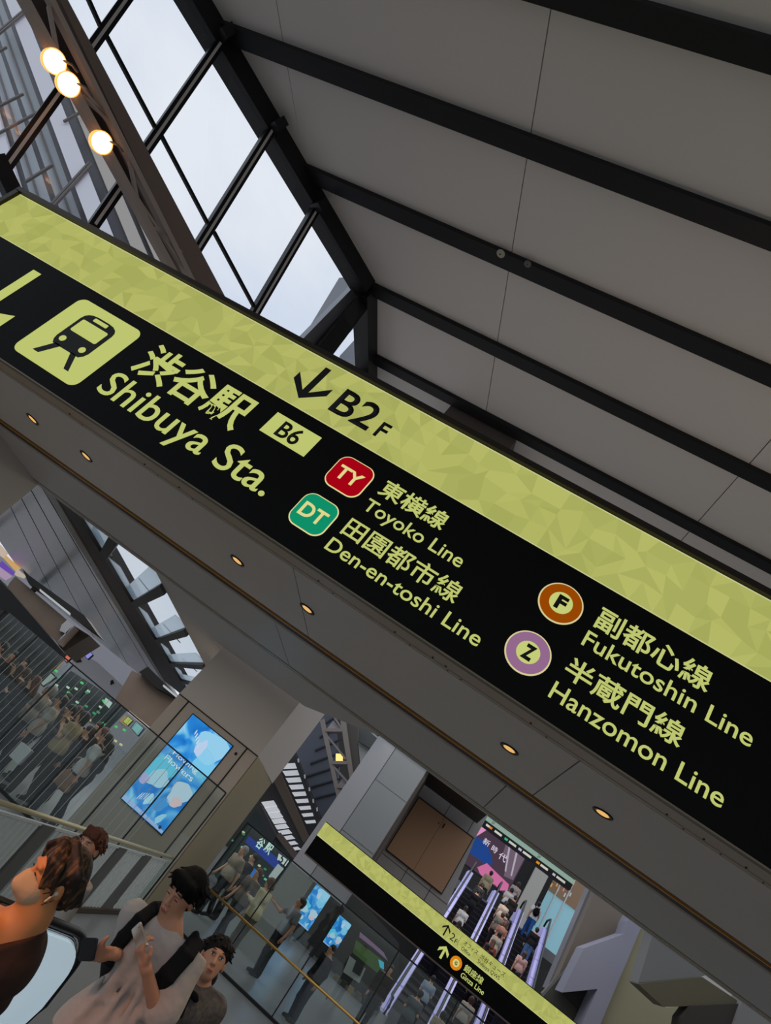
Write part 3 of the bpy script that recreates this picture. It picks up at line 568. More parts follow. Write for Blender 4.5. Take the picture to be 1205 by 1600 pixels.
# ------------------------------------------------------------------ dark plank roof, lattice mast and louvre wall between the columns
def p1(x, y): return (150+x/3.0125, 1050+y/3.0125)
def p6(x, y): return (500+x/6.025, 1080+y/6.025)
t = thing('plank_roof', 'dark blue grey sheet roof with slanting seams between column and lattice mast', 'roof', PY(*p1(1000,500), 27)); t['kind'] = 'structure'
board([p1(960,300), p1(1110,130), p1(1150,400), p1(1130,600), p1(1040,700), p1(930,400)], 27, .3, 'sheet', mat('roof_sheet', (84,88,98), .5, .3), t)
for k in range(7):
    y = 255+k*62; board([p1(1075-k*22,y-15), p1(1160,y-70), p1(1160,y-64), p1(1075-k*22,y-7)], 26.9, .1, 'seam', mat('seam', (44,46,52), .6), t)
t = thing('louvre_roof', 'dark louvred skylight of pale gaps and sloping brown rafters behind the columns', 'louvre', PY(*p1(900,600), 24)); t['kind'] = 'structure'
lv = mat('louvre_dark', (50,50,54), .5); pale = mat('louvre_sky_glow', (214,216,220), .5, 0, .4, (200,204,210), .55)  # glowing strips stand in for sky light through the louvre gaps
board([p1(760,590), p1(940,370), p1(1065,690), p1(955,880), p1(880,800)], 24.6, .1, 'dark_sheet', lv, t)
for k in range(10):
    f = k/10; g = 1-f*.55
    xa, ya = 862+150*f, 432+335*f; xb = 945+112*f
    hgt = 36*g*.62
    if k < 9: board([p1(xa,ya), p1(xb-6*g,ya-4), p1(xb,ya-4+hgt), p1(xa+14*g,ya+hgt)], 24.3, .12, 'sky_gap_glow', pale, t)
for k in range(9):
    f = k/9; g = 1-f*.6; xa, ya = 778+140*f, 612+245*f; xb = 822+128*f
    board([p1(xa,ya), p1(xb+14,ya-8), p1(xb+30,ya-8+26*g), p1(xa+16*g,ya+26*g)], 24.3, .12, 'sky_gap_glow', pale, t)
rf = mat('rafter', (98,84,74), .6)
board([p1(832,505), p1(868,470), p1(1000,770), p1(975,800)], 24.0, .3, 'rafter', rf, t); board([p1(925,395), p1(940,385), p1(1056,690), p1(1040,715)], 24.0, .2, 'rafter', lv, t)
board([p1(845,770), p1(868,755), p1(945,850), p1(932,880)], 24.0, .2, 'rafter', rf, t); board([p1(760,640), p1(775,620), p1(850,770), p1(832,800)], 24.0, .2, 'rafter', lv, t)
for x, y in ((948,410),(978,485),(1000,545),(1018,600),(1036,640)): board([p1(x,y), p1(x+7,y-4), p1(x+9,y+14), p1(x+2,y+16)], 23.9, .05, 'clip', white_m, t)
t = thing('lattice_mast', 'pale steel lattice mast with triangular stiffeners and a lamp inside', 'mast', PY(*p6(200,600), 22)); t['kind'] = 'structure'
mm = mat('mast_steel', (150,140,132), .5, .2); md = mat('mast_dark', (92,84,78), .6)
board([p6(235,180), p6(365,285), p6(350,470), p6(385,860), p6(345,1020), p6(330,1000)], 22.2, .5, 'web', md, t)
board([p6(0,280), p6(40,255), p6(195,1010), p6(160,1010)], 22, .35, 'chord', mm, t); board([p6(170,140), p6(232,180), p6(355,1060), p6(322,1090)], 22, .35, 'chord', mm, t)
for a, b in (((55,375),(210,375)),((120,680),(262,680)),((165,900),(300,915))): MB().bar(PY(*p6(*a),22.1), PY(*p6(*b),22.1), .10, .3, (0,1,0)).build('strut', mm, t)
for a, b in (((95,185),(210,360)),((75,430),(245,640)),((125,705),(290,890)),((175,925),(322,1085))): MB().bar(PY(*p6(*a),22.05), PY(*p6(*b),22.05), .06, .08, (0,1,0)).build('brace', mm, t)
for a, b, c in (((60,360),(125,275),(205,360)),((165,885),(215,815),(300,905))): board([p6(*a), p6(*b), p6(*c)], 22.15, .06, 'stiffener', mat('mast_light', (176,172,176), .6), t)
lm = thing('mast_lamp', 'small glowing three ribbed lamp inside the pale lattice mast', 'lamp', PY(*p6(185,630), 22.3))
for k in range(3):
    MB().tube([PY(*p6(150,602+k*30),22.3), PY(*p6(215,605+k*28),22.3)], .05, 10).build('glowing_rib', glow('mast_glow', (255,200,120), 1.6), lm, True)
MB().tube([PY(*p6(165,560),22.3), PY(*p6(225,600),22.3), PY(*p6(235,660),22.3)], .03, 8).build('cage', md, lm, True)
board([p6(365,280), p6(700,555), p6(700,640), p6(455,930), p6(395,860), p6(360,470)], 23.2, .3, 'wall_loft', mat('loft_wall', (190,195,190), .7)); struct(bpy.data.objects['wall_loft'])
board([p6(365,290), p6(690,575), p6(640,640), p6(362,470)], 23.0, .15, 'trim_loft', mat('loft_dark', (96,100,98), .7)); struct(bpy.data.objects['trim_loft'])
t = thing('ladder_rail', 'short pale ladder like rail on the loft wall beside the mast', 'ladder', PY(*p6(510,780), 22.8))
for a, b in (((540,715),(440,880)),((565,745),(455,905))): MB().bar(PY(*p6(*a),22.8), PY(*p6(*b),22.8), .04, .05, (0,1,0)).build('stile', md, t)
for k in range(5): MB().bar(PY(*p6(540-20*k,715+33*k),22.8), PY(*p6(565-22*k,745+32*k),22.8), .025, .03, (0,1,0)).build('rung', md, t)
# ------------------------------------------------------------------ second column, alcove and hatch
C2Y = 18.0
c2 = thing('grey_column', 'wide pale grey column behind the smaller sign, beside the alcove', 'column', (-1.4, C2Y, FL)); c2['kind'] = 'structure'
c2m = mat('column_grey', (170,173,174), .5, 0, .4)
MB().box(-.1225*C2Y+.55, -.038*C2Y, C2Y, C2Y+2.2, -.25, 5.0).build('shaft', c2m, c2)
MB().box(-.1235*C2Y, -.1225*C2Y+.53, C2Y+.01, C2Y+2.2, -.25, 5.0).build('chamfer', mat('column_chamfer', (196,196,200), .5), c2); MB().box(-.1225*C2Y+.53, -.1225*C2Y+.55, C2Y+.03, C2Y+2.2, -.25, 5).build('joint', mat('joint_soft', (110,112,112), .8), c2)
MB().box(-.124*C2Y, -.085*C2Y, C2Y+.02, C2Y+1.2, FL, -.25).build('foot', mat('column_foot', (160,166,162), .6), c2)
for z in (1.05, 2.5): MB().box(-.1225*C2Y+.55, -.038*C2Y, C2Y-.004, C2Y, z, z+.012).build('joint', mat('joint_soft', (110,112,112), .8), c2)
AY = 21.0
al = thing('alcove', 'dim grey recess between the pale column and the escalators', 'recess', (.4, AY, .9)); al['kind'] = 'structure'
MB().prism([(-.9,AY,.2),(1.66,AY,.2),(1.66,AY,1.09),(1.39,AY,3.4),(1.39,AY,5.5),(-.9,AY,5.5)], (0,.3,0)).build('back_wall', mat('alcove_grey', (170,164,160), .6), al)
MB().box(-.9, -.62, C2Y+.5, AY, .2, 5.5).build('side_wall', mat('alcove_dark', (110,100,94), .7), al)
MB().box(-.8, 1.22, AY-2.6, AY-.2, 3.62, 3.9).build('dark_slot', black, al)
for x in (.22, 1.02): MB().box(x-.008, x+.008, AY-.006, AY, .2, 1.55).build('joint', joint_m, al); MB().box(x+.1, x+.116, AY-.006, AY, 3.25, 5).build('joint', joint_m, al)
MB().box(-.9, 1.6, AY-.006, AY, 1.40, 1.415).build('joint', joint_m, al); MB().box(-.9, 1.39, AY-.006, AY, 3.27, 3.285).build('joint', joint_m, al)
ht = thing('wall_hatch', 'large tan double leaf hatch in the dim grey alcove', 'hatch', (.4, AY-.1, 1.5)); hm = mat('hatch_tan', (176,136,104), .55)
MB().box(-.55, .365, AY-.10, AY-.03, 1.555, 3.23).build('door', hm, ht); MB().box(.375, 1.325, AY-.10, AY-.03, 1.555, 3.23).build('door', hm, ht)
MB().box(-.58, 1.355, AY-.05, AY-.01, 1.525, 3.26).build('frame', mat('hatch_frame', (50,40,34), .6), ht); MB().box(.44, .48, AY-.13, AY-.10, 2.95, 3.09).build('handle', black, ht); MB().disc((.30,AY-.1,3.0), .02, -.01, (0,1,0), 10).build('lock', black, ht)
# ------------------------------------------------------------------ smaller sign (face at y = 16)
Y2 = 16.0; s2 = thing('direction_sign', 'smaller lime and black sign over the concourse with up arrows and an orange badge', 'sign', (-1.85, Y2, .1))
q0, q1, a0, a1, a2 = -1.86, 6.6, .10, .522, .842
MB().box(q0, q1, Y2+.005, Y2+.22, a0, a2).build('housing', bronze, s2); MB().box(q0, q1, Y2-.001, Y2+.005, a0, a1).build('black_face', black_face, s2)
facets(q0, q1, a1, a2, Y2-.002, .105, s2, 3); MB().box(q0, q1, Y2-.02, Y2+.23, a0-.03, a0-.002).build('frame', mat('sign_rail', (120,104,94), .4, .3), s2); MB().box(q0, q1, Y2-.02, Y2+.23, a2+.001, a2+.016).build('frame', bronze, s2)
MB().box(q0, q1, Y2-.004, Y2-.002, a1, a1+.014).build('band_edge', lime_edge, s2)
def arr(cx, z0, z1, w, wx, m, nm): arrow_down(cx, z1, z0, w, wx, z0+wx*1.02+w*.9, m, nm, Y2-.003, s2, True)
arr(1.448, .565, .785, .030, .095, ink, 'up_arrow'); arr(1.607, .195, .445, .050, .118, lime_txt, 'up_arrow')
letters('floor_number', '2', 1.580, 1.672, .588, .722, Y2-.003, ink, s2, .0); letters('floor_letter', 'F', 1.695, 1.755, .590, .672, Y2-.003, ink, s2, .0)
MB().box(1.768, 1.773, Y2-.006, Y2-.003, .585, .775).build('divider', ink, s2)
letters('kana_lettering', 'オフィス', 1.872, 2.198, .668, .758, Y2-.003, ink, s2, .0); letters('place_lettering', 'Office', 1.875, 2.085, .570, .638, Y2-.003, ink, s2, .0)
letters('kanji_lettering', '渋谷キューズ', 2.262, 2.842, .664, .762, Y2-.003, ink, s2, .0); letters('place_lettering', 'Shibuya QWS', 2.258, 2.776, .550, .640, Y2-.003, ink, s2, .0)
b = plate('orange_line_badge', circ(1.918, .316, .124, 36), Y2-.001, glow('badge_orange2', (214,130,22)), s2); plate('badge_ring', circ(1.918, .316, .066, 30), Y2-.005, glow('badge_mid3', (240,214,150)), b); plate('badge_centre', circ(1.918,.316,.054,30), Y2-.008, lime_txt, b)
letters('line_code', 'G', 1.892, 1.946, .284, .346, Y2-.012, ink, b, .02)
letters('kanji_lettering', '銀座線', 2.094, 2.528, .298, .432, Y2-.003, lime_txt, s2, .012); letters('line_lettering', 'Ginza Line', 2.100, 2.636, .172, .266, Y2-.003, lime_txt, s2, .012)
# ------------------------------------------------------------------ escalators
ES = .577; EY0 = 25.0
def exx(i, Y): return [2.34,3.78,5.10,6.40,1.2][i]+(Y-30)*.11
def ez(Y): return FL+max(0, (min(Y, 35.6)-EY0-.4))*ES if Y > EY0 else FL
skl = mat('skirt_lit', (190,186,226), .35, .2, .5, (150,146,206), .40)
names_b = ['first escalator balustrade from the alcove, lavender lit', 'second escalator balustrade from the alcove, lavender lit', 'third escalator balustrade from the alcove, lavender lit', 'outer escalator balustrade beside the pale slanting pillar, lavender lit']
for i in range(4):
    t = thing('escalator_balustrade', names_b[i], 'escalator side', (exx(i,EY0), EY0, FL), 'escalator balustrades')
    p, q = Vector((exx(i,EY0),EY0,FL)), Vector((exx(i,35.4),35.4,FL+(35.4-EY0)*ES))
    for k in range(8):
        a = p.lerp(q, k/8+.004); b = p.lerp(q, (k+1)/8-.004)
        MB().hexa([a+Vector(v) for v in ((-.13,0,.0),(.13,0,.0),(.13,0,.50),(-.13,0,.50))]+[b+Vector(v) for v in ((-.13,0,.0),(.13,0,.0),(.13,0,.50),(-.13,0,.50))]).build('lit_deck', skl, t)
    MB().hexa([p+Vector(v) for v in ((-.02,0,.5),(.02,0,.5),(.02,0,.93),(-.02,0,.93))]+[q+Vector(v) for v in ((-.02,0,.5),(.02,0,.5),(.02,0,.93),(-.02,0,.93))]).build('glass_side', glass('esc_glass', (.66,.68,.74), .1), t)
    top = [p+Vector((0,-.9,.5)), p+Vector((0,-1.1,.72)), p+Vector((0,-.9,.96)), p+Vector((0,0,.97)), q+Vector((0,0,.97)), q+Vector((.1,1.1,.97)), q+Vector((.12,1.35,.7))]
    MB().tube(top, .045, 8).build('handrail', rubber, t, True)
    MB().box(p.x-.14, p.x+.14, EY0-.9, EY0, FL, FL+.5).build('newel', MATS['brushed_steel'], t)
    MB().box(q.x-.1, q.x+.12, 35.4, 36.4, q.z-.2, q.z+.5).build('top_newel', skl, t)
stp = mat('step_dark', (26,25,27), .5, .4); stl = mat('step_line', (88,84,84), .5)
lane_l = ['dark stepped escalator flight next to the alcove', 'dark stepped escalator flight in the middle, packed with riders', 'dark stepped escalator flight next to the pale slanting pillar']
for i in range(3):
    t = thing('escalator_steps', lane_l[i], 'escalator', ((exx(i,30)+exx(i+1,30))/2, 30, FL), 'escalator flights'); mb = MB(); ml = MB()
    y = EY0+.2
    while y < 35.4:
        x0, x1 = exx(i,y)+.14, exx(i+1,y)-.14; z = ez(y+.2)
        mb.box(x0, x1, y, y+.41, z-.6, z); ml.box(x0, x1, y-.004, y+.02, z-.012, z+.002); y += .40
    mb.build('step', stp, t)['kind'] = 'stuff'; ml.build('step_edge', stl, t)['kind'] = 'stuff'
mb = MB(); mb.box(1.2, 9, 35.6, 46, ez(36)-.4, ez(36)); struct(mb.build('floor_upper', floor_m))
mb = MB(); mb.prism([(exx(0,EY0)-.1,EY0,FL),(exx(3,EY0)+.1,EY0,FL),(exx(3,35.5)+.1,35.5,ez(36)-.7),(exx(0,35.5)-.1,35.5,ez(36)-.7)], (0,.0,-.5)); struct(mb.build('floor_truss', dark2))
# big picture wall upstairs
def px6(x, y): return (560+x/4.017, 1200+y/4.017)
LY = 41.0
led = thing('led_wall', 'large pink and blue glowing picture wall at the top of the escalators', 'screen', (4.1, LY, 5.2))
lx0, lx1, lz0, lz1 = .066*LY, .136*LY, .122*LY, .181*LY
MB().box(lx0-.06, lx1+.06, LY+.01, LY+.2, lz0-.06, lz1+.06).build('case', black, led); MB().box(lx0, lx1, LY, LY+.01, lz0, lz1).build('picture', glow('led_base', (74,58,72), .9), led)
LP = lambda pts: [(lx0+a*(lx1-lx0), lz0+b*(lz1-lz0)) for a, b in pts]
plate('pink_patch', LP([(0,.62),(.16,1),(.0,1)]), LY, glow('led_pink', (224,150,196), .9), led, .01); plate('blue_patch', LP([(.0,.25),(.0,.62),(.2,.68),(.42,.50),(.52,.36),(.42,.26)]), LY, glow('led_blue', (34,70,140), .9), led, .01)
plate('magenta_patch', LP([(.30,.10),(.42,.30),(.60,.27),(.95,.22),(.98,.10),(.86,.0),(.74,.03),(.60,.0),(.40,.02)]), LY, glow('led_mag', (206,112,160), .9), led, .012)
plate('grey_patch', LP([(.55,.95),(.98,.95),(.98,.35),(.8,.3),(.72,.6),(.6,.65)]), LY, glow('led_grey', (112,96,112), .9), led, .012); plate('light_streak', LP([(.62,.9),(.66,.9),(.80,.4),(.77,.4)]), LY, glow('led_pale', (180,170,186), .9), led, .02); plate('light_streak', LP([(.78,.92),(.82,.92),(.93,.4),(.90,.4)]), LY, glow('led_pale', (180,170,186), .9), led, .02)
lt = glow('led_text', (226,214,236), 1.0)
letters('caption', '新', lx0+.16*(lx1-lx0), lx0+.30*(lx1-lx0), lz0+.60*(lz1-lz0), lz0+.74*(lz1-lz0), LY-.02, lt, led); letters('caption', '時', lx0+.36*(lx1-lx0), lx0+.48*(lx1-lx0), lz0+.58*(lz1-lz0), lz0+.72*(lz1-lz0), LY-.02, lt, led); letters('caption', '代', lx0+.54*(lx1-lx0), lx0+.70*(lx1-lx0), lz0+.54*(lz1-lz0), lz0+.70*(lz1-lz0), LY-.02, lt, led)
t = thing('shop_column', 'pale column and dark wall panel beside the picture wall upstairs', 'wall panel', (6, LY, 4)); t['kind'] = 'structure'
MB().box(.137*LY, .152*LY, LY, LY+.5, 3.6, 8.4).build('dark_panel', black, t); MB().box(.152*LY, .171*LY, LY-.2, LY+.4, 3.6, 8.4).build('pale_panel', mat('upper_pale_glow', (168,166,160), .6, 0, .3, (150,146,140), .25), t)  # pale panel has a weak glow standing for light on it
MB().box(.171*LY, .178*LY, LY-.2, LY+.4, 3.6, 8.4).build('dark_panel', black, t)
t = thing('upper_window', 'pale blue lit window with white frames at the top of the right escalator'.replace('right ', 'outer '), 'window', (.19*LY, LY, 4)); t['kind'] = 'structure'
MB().box(.178*LY, .24*LY, LY+.3, LY+.4, 3.4, 6.6).build('pane', mat('upper_pane', (140,180,190), .4, 0, .4, (112,156,168), .6), t)
MB().box(.178*LY, .24*LY, LY+.2, LY+.3, 6.6, 8.4).build('shop_strip', mat('upper_shop', (120,100,84), .6, 0, .4, (120,96,70), .4), t)
for x in (.178,.190,.204): MB().box(x*LY-.03, x*LY+.03, LY+.1, LY+.3, 3.4, 8.4).build('mullion', white_m, t)
for k in range(14): MB().box((.18+.002*k)*LY, (.1815+.002*k)*LY, LY+.15, LY+.2, 6.8+(k*7%5)*.2, 7.0+(k*7%5)*.2).build('shelf_light', glow('shelf_%d' % (k % 3), [(220,170,110),(190,200,210),(210,150,140)][k % 3], .7), t)
# overhead information sign before the picture wall
IY = 24.0; ifo = thing('information_sign', 'long black information sign with a pale green top strip above the escalators', 'sign', (3.2, IY, 4.3))
i0, i1 = .0655*IY, .2035*IY
MB().box(i0, i1, IY, IY+.3, 4.24, 4.62).build('housing', black, ifo); MB().box(i0, i1, IY-.01, IY, 4.44, 4.585).build('pale_strip', glow('info_strip', (142,168,156), .9), ifo)
for k, (x, w, c) in enumerate(((.07,.008,(220,220,210)),(.075,.006,(240,140,60)),(.084,.014,(220,220,210)),(.100,.006,(70,190,140)),(.107,.014,(210,214,204)),(.122,.006,(200,200,220)),(.129,.016,(220,220,210)),(.150,.006,(240,150,40)),(.1565,.014,(220,214,200)),(.175,.005,(200,200,200)),(.181,.016,(210,210,200)))):
    MB().box(x*IY, (x+w*.8)*IY, IY-.01, IY, 4.30, 4.37).build('line_mark', glow('mark_%d' % k, c, .8), ifo)
letters('strip_note', '2F', (.075)*IY, (.0795)*IY, 4.47, 4.56, IY-.012, ink, ifo); letters('strip_note', '2F', (.148)*IY, (.1525)*IY, 4.47, 4.56, IY-.012, ink, ifo)
MB().box(.06*IY, .26*IY, IY+.3, IY+6, 6.4, 6.6).build('ceiling_escalator', mat('esc_ceiling', (70,66,64), .7)); struct(bpy.data.objects['ceiling_escalator'])
t = thing('ceiling_rail', 'tan ceiling strip crossed by black rails above the outer escalator', 'ceiling panel', (6, 30, 5)); t['kind'] = 'structure'
board([(px6(1145,480)), px6(1205,500), px6(1180,590), px6(1085,505)], 31, .2, 'tan_strip', mat('tan_strip', (150,132,116), .6), t)
for a, b in (((1150,490),(1200,520)),((1100,510),(1180,590))): MB().bar(PY(*px6(*a),30.9), PY(*px6(*b),30.9), .06, .08, (0,1,0)).build('black_rail', black, t)
# ------------------------------------------------------------------ slanting pillars beyond the escalators
def p8(x, y): return (850+x/3.394, 1200+y/3.394)
lav = mat('pillar_lavender_lit', (176,174,190), .5); olive = mat('pillar_olive', (186,178,144), .6); tau = mat('recess_taupe', (150,136,122), .7); tau2 = mat('recess_dark', (68,62,58), .7)  # lavender light on the facet is put into its colour
pl = thing('folded_pillar', 'lavender lit folded pillar with slanting facets beside the escalators', 'pillar', PY(*p8(250,1050), 19)); pl['kind'] = 'structure'
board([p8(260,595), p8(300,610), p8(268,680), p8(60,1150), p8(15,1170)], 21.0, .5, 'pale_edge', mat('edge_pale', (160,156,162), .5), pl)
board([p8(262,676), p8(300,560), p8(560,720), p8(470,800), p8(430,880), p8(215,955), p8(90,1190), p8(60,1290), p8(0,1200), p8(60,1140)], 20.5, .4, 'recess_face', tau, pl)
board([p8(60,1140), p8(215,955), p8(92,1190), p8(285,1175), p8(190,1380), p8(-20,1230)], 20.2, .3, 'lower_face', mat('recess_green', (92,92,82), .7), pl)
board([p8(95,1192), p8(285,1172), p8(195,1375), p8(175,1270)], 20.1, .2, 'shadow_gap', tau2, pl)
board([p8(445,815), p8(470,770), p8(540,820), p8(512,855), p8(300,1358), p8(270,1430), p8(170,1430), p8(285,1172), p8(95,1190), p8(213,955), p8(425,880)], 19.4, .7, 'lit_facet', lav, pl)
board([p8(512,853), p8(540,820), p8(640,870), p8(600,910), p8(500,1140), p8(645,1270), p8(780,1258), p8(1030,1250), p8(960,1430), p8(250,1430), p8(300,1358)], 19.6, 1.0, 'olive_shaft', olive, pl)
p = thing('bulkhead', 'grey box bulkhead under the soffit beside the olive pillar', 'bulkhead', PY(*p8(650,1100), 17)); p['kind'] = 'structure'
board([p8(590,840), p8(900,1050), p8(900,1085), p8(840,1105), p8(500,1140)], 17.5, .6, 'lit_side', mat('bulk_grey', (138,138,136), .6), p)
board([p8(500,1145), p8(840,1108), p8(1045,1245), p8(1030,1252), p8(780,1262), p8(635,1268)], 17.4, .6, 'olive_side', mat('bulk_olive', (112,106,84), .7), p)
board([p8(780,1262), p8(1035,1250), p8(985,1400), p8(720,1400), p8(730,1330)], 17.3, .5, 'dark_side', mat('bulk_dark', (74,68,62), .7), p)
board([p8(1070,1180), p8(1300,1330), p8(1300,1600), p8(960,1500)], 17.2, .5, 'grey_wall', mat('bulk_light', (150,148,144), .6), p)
# ------------------------------------------------------------------ shopfront behind the clear glass screen
def p5(x, y): return (300+x/4.017, 1250+y/4.017)
sh = thing('shop_front', 'dark shop front with greenish lit displays behind the clear glass screen', 'shop', PY(*p5(900,900), 27)); sh['kind'] = 'structure'
board([p5(780,440), p5(1000,560), p5(1205,790), p5(1300,900), p5(1300,1420), p5(560,1180), p5(640,800)], 29.6, .4, 'back_wall', mat('shop_wall', (72,74,68), .6), sh)
board([p5(810,450), p5(920,520), p5(970,640), p5(940,600), p5(880,590), p5(790,500)], 28.9, .4, 'pale_soffit', mat('shop_soffit', (150,150,152), .6), sh)
board([p5(690,640), p5(800,480), p5(770,470), p5(640,660)], 28.4, .3, 'dark_jamb', mat('shop_jamb', (58,52,48), .6), sh); board([p5(1010,760), p5(1040,720), p5(820,1020), p5(770,1020)], 28.4, .3, 'dark_jamb', MATS['shop_jamb'], sh); board([p5(960,680), p5(905,760), p5(740,1010), p5(700,1010)], 28.3, .2, 'dark_jamb', MATS['shop_jamb'], sh)
board([p5(1055,830), p5(1110,875), p5(1205,960), p5(1230,1010), p5(1140,930), p5(1050,860)], 28.2, .2, 'lilac_fascia', mat('shop_lilac', (140,116,140), .6, 0, .4, (120,92,120), .4), sh)
board([p5(1030,880), p5(1200,1010), p5(1205,1120), p5(1010,960)], 28.2, .2, 'green_display', mat('shop_green', (70,92,52), .6, 0, .4, (44,66,30), .6), sh); board([p5(1170,1000), p5(1205,1020), p5(1205,1065), p5(1180,1050)], 28.0, .1, 'cyan_logo', glow('shop_cyan', (70,170,200), .8), sh)
board([p5(990,980), p5(1090,1060), p5(1050,1150), p5(950,1080)], 28.0, .2, 'photo_board', mat('shop_photo', (120,124,120), .5, 0, .4, (90,96,92), .5), sh)
board([p5(1030,1010), p5(1080,1050), p5(1055,1110), p5(1005,1075)], 27.9, .1, 'photo_motif', mat('shop_photo2', (60,62,60), .5), sh)
for k in range(6): board([p5(900+k*45,1090+k*36), p5(930+k*45,1115+k*36), p5(880+k*45,1210+k*36), p5(850+k*45,1180+k*36)], 27.6+k*.05, .3, 'display_stand', mat('stand_%d' % (k % 3), [(110,100,70),(70,66,56),(150,128,80)][k % 3], .5), sh)
screen('advertising_screen', 'blue petal screen behind the walking man in grey, beyond the clear glass', -.0838*28, -.0560*28, -.0622*28, -.0128*28, 28.0, .8, False)
screen('advertising_screen', 'smallest blue petal screen, above the person in black on the brass handrail', -.0330*28, -.0135*28, -.0600*28, -.0240*28, 28.0, .8, False)
# ------------------------------------------------------------------ lit escalator end in the near hall
NY = 4.6
a, b, cN = PZ(60,1432,-1.16), PZ(146,1466,-1.16), None
dv = (b-a); dv.z = 0; dv.normalize()
nl = thing('escalator_end', 'glowing white escalator end panel with black rubber handrail near the floor', 'escalator', (a.x, a.y, FL))
side = Vector((-dv.y, dv.x, 0))
L = (b-a).length+.02; top = -1.16; rad = .20
def NP(s, z, off=0): return a+dv*s+side*off+Vector((0,0,z-top))
prof = [(-1.6, FL), (-1.6, top)] + [(L-rad+rad*math.sin(t_), top-rad+rad*math.cos(t_)) for t_ in np.linspace(0, math.pi/2, 9)] + [(L, top-.42), (L-.05, top-.56), (L-.22, top-.72), (L-.5, top-.80), (L-.5, FL)]
cxm, czm = L-.6, top-.5
def inset(d): return [(s-(.0 if s < -1.5 else d*(1 if s > L-.35 else .3)), z-(d if z > top-.3 else 0)) for s, z in prof]
MB().prism([NP(s,z,-.05) for s, z in inset(.05)], side*.10).build('lit_panel', mat('panel_glow', (210,226,236), .3, 0, .5, (176,200,214), .55), nl)
path = [NP(s,z) for s, z in prof[1:-1]]
MB().tube(path, .028, 10).build('handrail', rubber, nl, True); MB().tube([p-Vector((0,0,.0)) for p in [NP(s-.035 if s > -1 else s,z-.04) for s, z in prof[1:-2]]], .014, 8).build('chrome_line', chrome, nl, True)
MB().tube([NP(s-.06 if s > -1 else s,z-.062) for s, z in prof[1:-2]], .012, 8).build('rim_line', mat('rim_dark', (70,74,80), .3, .6), nl, True)
MB().box(a.x-1.6, a.x+.1, a.y-.25, a.y+.25, FL, FL+.28).build('plinth', steel, nl)

# blue lit stop sign and dark teal glazing seen past the taupe column
tg = thing('teal_glazing', 'dark teal street glazing with small green lights past the taupe column', 'window', PY(*p5(350,300), 25)); tg['kind'] = 'structure'
board([p5(400,60), p5(440,110), p5(650,390), p5(560,520), p5(440,760), p5(230,600), p5(120,440), p5(330,160)], 25, .2, 'pane', mat('teal_pane', (44,62,62), .2, 0, .5), tg)
for k in range(26):
    u, v = 180+random.random()*330, 180+random.random()*380
    if v-u > 260 or u-v > 140: continue
    c_ = random.choice([(120,220,170),(190,230,220),(60,150,110),(220,220,180)]); board([p5(u,v), p5(u+14,v+10), p5(u+6,v+20), p5(u-8,v+9)], 24.9, .05, 'light_spot', glow('spot_%d' % c_[0], c_, .7), tg)
bs = thing('stop_sign', 'long blue lit stop sign with white characters and number beside the taupe column', 'sign', PY(*p5(460,310), 23.4))
board([p5(355,225), p5(565,385), p5(530,440), p5(335,265)], 23.4, .15, 'blue_band', glow('stop_blue', (36,62,150), .8), bs)
board([p5(545,335), p5(612,385), p5(590,420), p5(535,375)], 23.35, .1, 'white_end', glow('stop_white', (206,222,220), .8), bs); board([p5(540,400), p5(575,430), p5(510,510), p5(480,480)], 23.3, .1, 'white_board', glow('stop_white2', (176,190,190), .7), bs)
board([p5(340,385), p5(440,470), p5(400,500), p5(340,450)], 23.3, .1, 'blue_panel', glow('stop_blue2', (40,120,210), .7), bs)
def ltr(txt, u0, v0, u1, v1, h, m):
    a_, b_ = PY(*p5(u0,v0), 23.3), PY(*p5(u1,v1), 23.3); letters('lettering', txt, a_.x, b_.x, a_.z-h/2, a_.z+h/2, 23.25, m, bs, .02)
ltr('谷', 414,258, 454,284, .32, glow('stop_letter', (196,230,220), 1)); ltr('駅', 464,290, 504,316, .32, MATS['stop_letter']); ltr('51', 556,362, 596,392, .26, mat('stop_ink', (20,50,80), .5))
